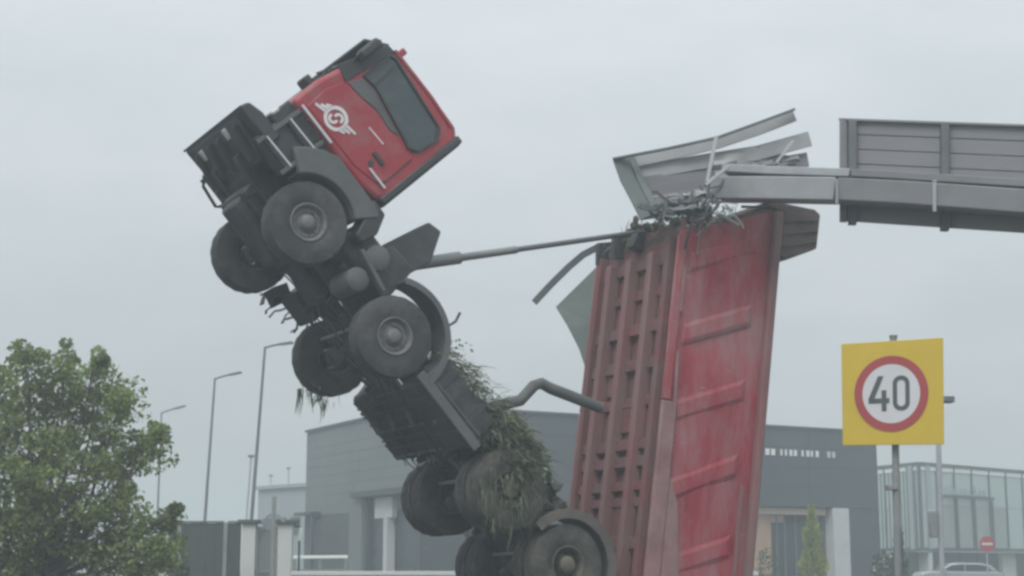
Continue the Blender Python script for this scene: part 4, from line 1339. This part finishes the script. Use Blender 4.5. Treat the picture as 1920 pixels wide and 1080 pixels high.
# ------------------------------------------------------------------ fence, gate pillars, gate, barrier, wall
YF = 41.0
fl, fr = at(318, 980, YF), at(452, 980, YF)
fence = thing('panel_fence', 'dark solid panel fence with pale posts left of the gate pillars', 'fence', (fl.x, YF, 0))
FO = -Vector(fence.location)
ft_z = at(400, 979, YF).z
for x0, x1 in ((318, 334), (342, 419), (428, 452)):
    a, b = at(x0, 1000, YF).x, at(x1, 1000, YF).x
    n = max(2, int((b - a) / .18))
    for k in range(n):
        O('plank', MB().box((a + (b - a) * k / n + .002, YF - .02, .10), (a + (b - a) * (k + 1) / n - .002, YF + .02 + .008 * (k % 2), ft_z - .03 + .006 * (k % 3))), M['fence'], fence, FO)
    O('rail', MB().box((a, YF + .035, .5), (b, YF + .09, .6)), M['fence'], fence, FO)
    O('top_cap', MB().box((a, YF - .05, ft_z - .02), (b, YF + .06, ft_z + .03)), M['lamppole'], fence, FO)
for x0, x1 in ((334.5, 341), (420, 427.5)):
    a, b = at(x0, 1000, YF).x, at(x1, 1000, YF).x
    O('post', MB().box((a, YF - .09, 0), (b, YF + .06, ft_z)), M['pole'], fence, FO, bevel=.01)
for x0, x1, lab in ((456, 481, 'left pale gate pillar with a dark cap beside the dark fence'), (523, 549, 'right pale gate pillar with a dark cap beside the barrier rail')):
    a, b = at(x0, 1000, 40.6).x, at(x1, 1000, 40.6).x
    zt = at(470, 982, 40.6).z
    p = thing('gate_pillar', lab, 'pillar', ((a + b) / 2, 40.6, 0), 0, 'pale gate pillars')
    o = -Vector(p.location)
    O('shaft', MB().box((a, 40.4, 0), (b, 40.8, zt)), M['pale'], p, o, bevel=.01)
    O('cap', MB().box((a - .10, 40.3, zt + .002), (b + .12, 40.9, zt + .10)), M['plinth'], p, o, bevel=.015)
    O('plinth', MB().box((a - .03, 40.36, 0), (b + .03, 40.84, .3)), M['kerb'], p, o, bevel=.01)
a, b = at(482, 1000, 40.6).x, at(522, 1000, 40.6).x
gate = thing('metal_gate', 'grey barred metal gate between the two pale pillars', 'gate', ((a + b) / 2, 40.6, 0))
go_ = -Vector(gate.location)
gz = at(500, 985, 40.6).z
for k in range(7):
    x = a + (b - a) * (k + .5) / 7
    O('bar', MB().box((x - .018, 40.58, .12), (x + .018, 40.62, gz - .05)), M['pole'], gate, go_)
for z in (.12, 1.2, gz - .1):
    O('rail', MB().box((a, 40.57, z), (b, 40.63, z + .06)), M['pole'], gate, go_)
O('sheet', MB().box((a + .02, 40.635, .15), (b - .02, 40.65, gz - .12)), M['screen'], gate, go_)
# street post in front of the gate
pf = Vector((at(514, 1000, 38).x, 38, 0))
pt_ = at(514, 931, 38)
sv = thing('signal_post', 'dark post with a crossed top standing between the gate pillars', 'post', pf)
O('pole', MB().tube([pf, pt_], .05, 10), M['pole'], sv, -pf, smooth=50)
O('cross_arm', MB().sweep([pt_ + Vector((-.28, 0, -.62)), pt_ + Vector((-.1, 0, -.45)), pt_ + Vector((.12, 0, -.46)), pt_ + Vector((.26, 0, -.60))], .05, .06), M['pole'], sv, -pf)
# barrier
ba, bb = at(549, 1045, 44), at(652, 1044, 44)
bar = thing('barrier_rail', 'white barrier rail on posts right of the pale gate pillars', 'barrier', (ba.x, 44, 0))
bo2 = -Vector(bar.location)
O('boom', MB().bar(ba, bb, .07, .085), M['fascia'], bar, bo2, bevel=.01)
for t in (.03, .5, .97):
    q = lerp(ba, bb, t)
    O('post', MB().box((q.x - .04, q.y - .03, 0), (q.x + .04, q.y + .03, q.z - .04)), M['pole'], bar, bo2)
for t in (.25, .75):
    q = lerp(ba, bb, t)
O('lower_rail', MB().bar(ba - Vector((0, 0, .35)), bb - Vector((0, 0, .35)), .04, .05), M['pole'], bar, bo2)
lampst = thing('security_lamp', 'small white lamp on a dark bracket beside the right gate pillar', 'lamp', (at(562, 1000, 40.9).x, 40.9, 0))
q0 = at(551, 985, 40.9)
q1 = at(563, 989, 40.9)
lo = -Vector(lampst.location)
O('pole', MB().bar((q1.x - .03, 41.0, 0), (q1.x - .03, 41.0, q1.z), .05, .05, up=(0, 1, 0)), M['plinth'], lampst, lo)
O('bracket', MB().bar(q0, q1, .05, .06), M['plinth'], lampst, lo)
O('lamp_shade', MB().bar(at(564, 990, 40.8), at(561, 1014, 40.8), .08, .08, up=(0, 1, 0)), M['fascia'], lampst, lo, bevel=.01)
wl = thing('low_wall', 'low pale roadside wall running behind the rear wheels of the truck', 'wall', (at(547, 1060, 36).x, 36.6, 0))
wo = -Vector(wl.location)
xa = at(548, 1060, 36.6).x
zz = at(600, 1071, 36.6).z
xb = at(1420, 1060, 36.6).x
nw = 9
for k in range(nw):
    O('concrete_block', MB().box((xa + (xb - xa) * k / nw + .01, 36.5, .0), (xa + (xb - xa) * (k + 1) / nw - .01, 36.72 + .006 * (k % 2), zz - .10)), M['kerb'], wl, wo, bevel=.01)
O('coping', MB().box((xa, 36.44, zz - .098), (xb, 36.78, zz)), M['pale'], wl, wo, bevel=.01)

# ------------------------------------------------------------------ trees and plants
def leaf_cloud(mb, centre, rad, n, size, flat=1.0):
    for k in range(n):
        while True:
            v = Vector((random.uniform(-1, 1), random.uniform(-1, 1), random.uniform(-1, 1)))
            if v.length <= 1:
                break
        v = v.normalized() * (v.length ** .55)
        p = centre + Vector((v.x * rad[0], v.y * rad[1], v.z * rad[2]))
        nn = Vector((random.gauss(0, 1), random.gauss(0, 1), random.gauss(0, 1) + .4)).normalized()
        t = nn.cross(Vector((random.gauss(0, 1), random.gauss(0, 1), random.gauss(0, 1)))).normalized()
        b = nn.cross(t)
        s = size * random.uniform(.55, 1.3)
        mb.add([p - t * s * .55, p - b * s * .34 + nn * s * .08, p + t * s * .6 - nn * s * .1, p + b * s * .34 + nn * s * .08], [(0, 1, 2, 3)])
random.seed(33)
YT = 29.0
tb = Vector((at(95, 1000, YT).x, YT, 0))
tree = thing('broadleaf_tree', 'leafy green broadleaf tree filling the lower left of the view', 'tree', tb)
to = -tb
spots = [(-30, 720, 75, 80), (60, 690, 42, 55), (45, 655, 20, 25), (128, 668, 22, 38), (118, 700, 30, 40), (188, 672, 15, 28), (195, 720, 48, 48), (225, 760, 42, 50), (90, 780, 90, 70), (170, 800, 90, 80),
         (10, 830, 90, 90), (245, 850, 34, 48), (290, 838, 26, 38), (299, 800, 13, 22), (268, 828, 25, 30), (200, 900, 60, 60), (100, 900, 110, 90), (240, 960, 44, 45), (300, 985, 38, 38), (322, 965, 20, 20), (150, 985, 110, 75),
         (30, 985, 110, 80), (260, 1040, 75, 50), (120, 1070, 150, 60), (0, 1080, 110, 60), (-90, 900, 100, 170), (-70, 1040, 100, 80), (300, 1035, 45, 40), (270, 1075, 70, 40), (215, 1020, 60, 50)]
cl_ = MB()
wood = MB()
fork = tb + Vector((0, 0, 1.1))
for x, y, rx, rz in spots:
    Y = YT + random.uniform(-.9, .9)
    c = at(x, y, Y)
    k = YT / F
    ra = (rx * k, (rx + rz) * .5 * k, rz * k)
    nsub = max(5, int(rx * rz / 230))
    for q in range(nsub):
        while True:
            v = Vector((random.uniform(-1, 1), random.uniform(-1, 1), random.uniform(-1, 1)))
            if .15 < v.length <= 1:
                break
        cc = c + Vector((v.x * ra[0], v.y * ra[1], v.z * ra[2]))
        rs = random.uniform(.12, .26) * (1 if min(rx, rz) > 24 else .6)
        leaf_cloud(cl_, cc, (rs * 1.2, rs * 1.2, rs), random.randint(54, 80), .092)
        wood.tube([lerp(c, cc, .1), cc], .008, 4, .004)
    # inner dense twigs reach towards the cloud
    mid = lerp(fork, c, .55) + Vector((random.gauss(0, .12), random.gauss(0, .12), -.1))
    wood.tube([fork, mid, c], .045, 6, .008)
    for j in range(5):
        e = c + Vector((random.uniform(-1, 1) * ra[0], random.uniform(-1, 1) * ra[1], random.uniform(-.4, 1) * ra[2])) * .85
        wood.tube([lerp(mid, c, .6), e], .01, 4, .004)
O('crown', cl_, M['leaf'], tree, to, clean=False, smooth=0)
O('branch', wood, M['bark'], tree, to, clean=False)
O('trunk', MB().tube([tb, tb + Vector((.03, 0, .5)), fork, fork + Vector((.05, .02, .8))], .13, 12, .08), M['bark'], tree, to)

def conifer(px, py_top, halfw, Y, label, mname, name='thuja_shrub', cat='conifer', n=900, size=.14):
    base = Vector((at(px, 1000, Y).x, Y, 0))
    h = at(px, py_top, Y).z
    hw = halfw * Y / F
    th = thing(name, label, cat, base)
    m = MB()
    for k in range(n):
        t = random.random() ** 1.25
        z = .12 + (h - .12) * t
        r = hw * (1 - t) ** .62 * (1 + .22 * math.sin(z * 5.1 + 1)) * random.uniform(.35, 1.06)
        q = random.uniform(0, 6.28)
        p = base + Vector((r * math.cos(q), r * math.sin(q), z))
        d = Vector((math.cos(q) * .6, math.sin(q) * .6, 1)).normalized()
        sd_ = d.cross(Vector((random.gauss(0, 1), random.gauss(0, 1), random.gauss(0, 1)))).normalized()
        s = size * random.uniform(.6, 1.4)
        m.add([p - d * s * .5, p + sd_ * s * .35, p + d * s * .9, p - sd_ * s * .35], [(0, 1, 2, 3)])
    O('crown', m, M[mname], th, -base, clean=False, smooth=0)
    O('trunk', MB().tube([base, base + Vector((0, 0, h * .85))], .05, 6, .01), M['bark'], th, -base)
    return th
conifer(1523, 950, 29, 62, 'yellow green columnar conifer in front of the showroom entrance', 'thuja', n=2000)
conifer(1684, 985, 20, 58, 'soft green slender conifer behind the post of the 40 sign', 'shrub', n=800)
def shrub(px, py_top, halfw, Y, label, flowers=False):
    base = Vector((at(px, 1000, Y).x, Y, 0))
    h = at(px, py_top, Y).z
    hw = halfw * Y / F
    th = thing('flowering_shrub' if flowers else 'garden_shrub', label, 'shrub', base)
    m = MB()
    leaf_cloud(m, base + Vector((0, 0, h * .55)), (hw, hw, h * .5), 420, .13)
    O('foliage', m, M['shrub'], th, -base, clean=False, smooth=0)
    st = MB()
    for k in range(6):
        st.tube([base, base + Vector((random.gauss(0, hw * .4), random.gauss(0, hw * .4), h * .7))], .02, 5, .006)
    O('stem', st, M['bark'], th, -base)
    if flowers:
        m = MB()
        leaf_cloud(m, base + Vector((0, -.1, h * .6)), (hw, hw, h * .48), 26, .13)
        O('blossom', m, M['flower'], th, -base, clean=False, smooth=0)
shrub(1652, 1035, 22, 60, 'dark shrub dotted with white flowers left of the sign post', True)
shrub(1440, 1030, 26, 70, 'dark green shrub at the left side of the showroom entrance')
shrub(345, 1058, 16, 38, 'small bush at the foot of the dark fence')

# ------------------------------------------------------------------ no entry sign
nb = Vector((at(1851, 1050, 66).x, 66, 0))
ne = thing('no_entry_sign', 'small round red no entry sign with a white bar beside the silver car', 'road sign', nb)
nz_ = at(1850, 1020, 66)
O('post', MB().tube([nb, Vector((nb.x, 66, nz_.z + .25))], .03, 10), M['palepole'], ne, -nb, smooth=50)
m = MB().lathe([(0, 0), (.32, 0), (.32, .02), (0, .02)], 40)
m.v = [v + Vector((nz_.x, 65.93, nz_.z)) for v in m.v]
dsk = O('disc', m, M['signred'], ne, -nb)
O('white_bar', MB().box((nz_.x - .22, 65.915, nz_.z - .05), (nz_.x + .22, 65.928, nz_.z + .05)), M['signwhite'], dsk)

# ------------------------------------------------------------------ parked car
YC = 82.0
cx = at(1795, 1060, YC).x
car = thing('parked_car', 'silver hatchback parked in front of the glass building', 'car', (cx, YC, 0))
body = [(-2.15, .35), (-2.2, .62), (-2.12, .92), (-1.95, 1.02), (-1.2, 1.06), (1.85, 1.02), (2.08, .95), (2.15, .55), (2.1, .32), (1.75, .24), (-1.8, .24)]
O('body', MB().prism(body, -.86, .86), M['car'], car, bevel=.07, segs=3)
roof = [(-1.25, 1.05), (-.55, 1.42), (-.1, 1.49), (1.0, 1.47), (1.5, 1.36), (1.93, 1.02)]
O('cabin', MB().prism(roof, -.72, .72), M['car'], car, bevel=.07, segs=3)
for s in (1, -1):
    y0, y1 = (.715, .728) if s > 0 else (-.728, -.715)
    O('window', MB().prism([(-1.02, 1.08), (-.50, 1.36), (.15, 1.40), (.15, 1.08)], y0, y1), M['darkglass'], car)
    O('window', MB().prism([(.22, 1.08), (.22, 1.40), (.95, 1.39), (1.35, 1.30), (1.55, 1.08)], y0, y1), M['darkglass'], car)
    O('headlight', MB().box((-2.19, s * .62 - .14, .68), (-2.05, s * .62 + .14, .82)), M['lens'], car, bevel=.03)
    O('tail_light', MB().box((2.02, s * .68 - .10, .72), (2.14, s * .68 + .10, .95)), M['tail'], car, bevel=.03)
    O('door_mirror', MB().box((-.95, s * .95 - .07, 1.0), (-.82, s * .95 + .07, 1.13)), M['car'], car, bevel=.03)
    for x in (-1.35, 1.3):
        wv = MB().lathe([(.20, -.09), (.31, -.1), (.33, -.06), (.33, .06), (.31, .1), (.20, .09)], 32, closed=True)
        wq = O('wheel', MB().lathe([(0, -.08), (.2, -.07), (.2, .07), (0, .08)], 24), M['rim'], car, (x, s * .80, .33))
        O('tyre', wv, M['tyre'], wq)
O('windscreen', MB().prism([(-1.20, 1.09), (-.62, 1.41), (-.58, 1.39), (-1.14, 1.07)], -.62, .62), M['darkglass'], car)
O('rear_window', MB().prism([(1.54, 1.34), (1.90, 1.06), (1.86, 1.04), (1.50, 1.32)], -.6, .6), M['darkglass'], car)

# ------------------------------------------------------------------ haze: thin volume added to lift the blacks like a veiling windscreen
if HAZE > 0:
    hz = MB().box((-710, -65, -1), (710, 1410, 13))
    hm = bpy.data.materials.new('haze')
    hm.use_nodes = True
    t = hm.node_tree
    for n in list(t.nodes):
        t.nodes.remove(n)
    oo = t.nodes.new('ShaderNodeOutputMaterial')
    pv = t.nodes.new('ShaderNodeVolumePrincipled')
    pv.inputs['Color'].default_value = (0.86, 0.96, 1.0, 1)
    pv.inputs['Density'].default_value = HAZE
    pv.inputs['Anisotropy'].default_value = 0.2
    t.links.new(pv.outputs[0], oo.inputs['Volume'])
    ho = O('haze', hz, hm, smooth=0, kind='stuff')
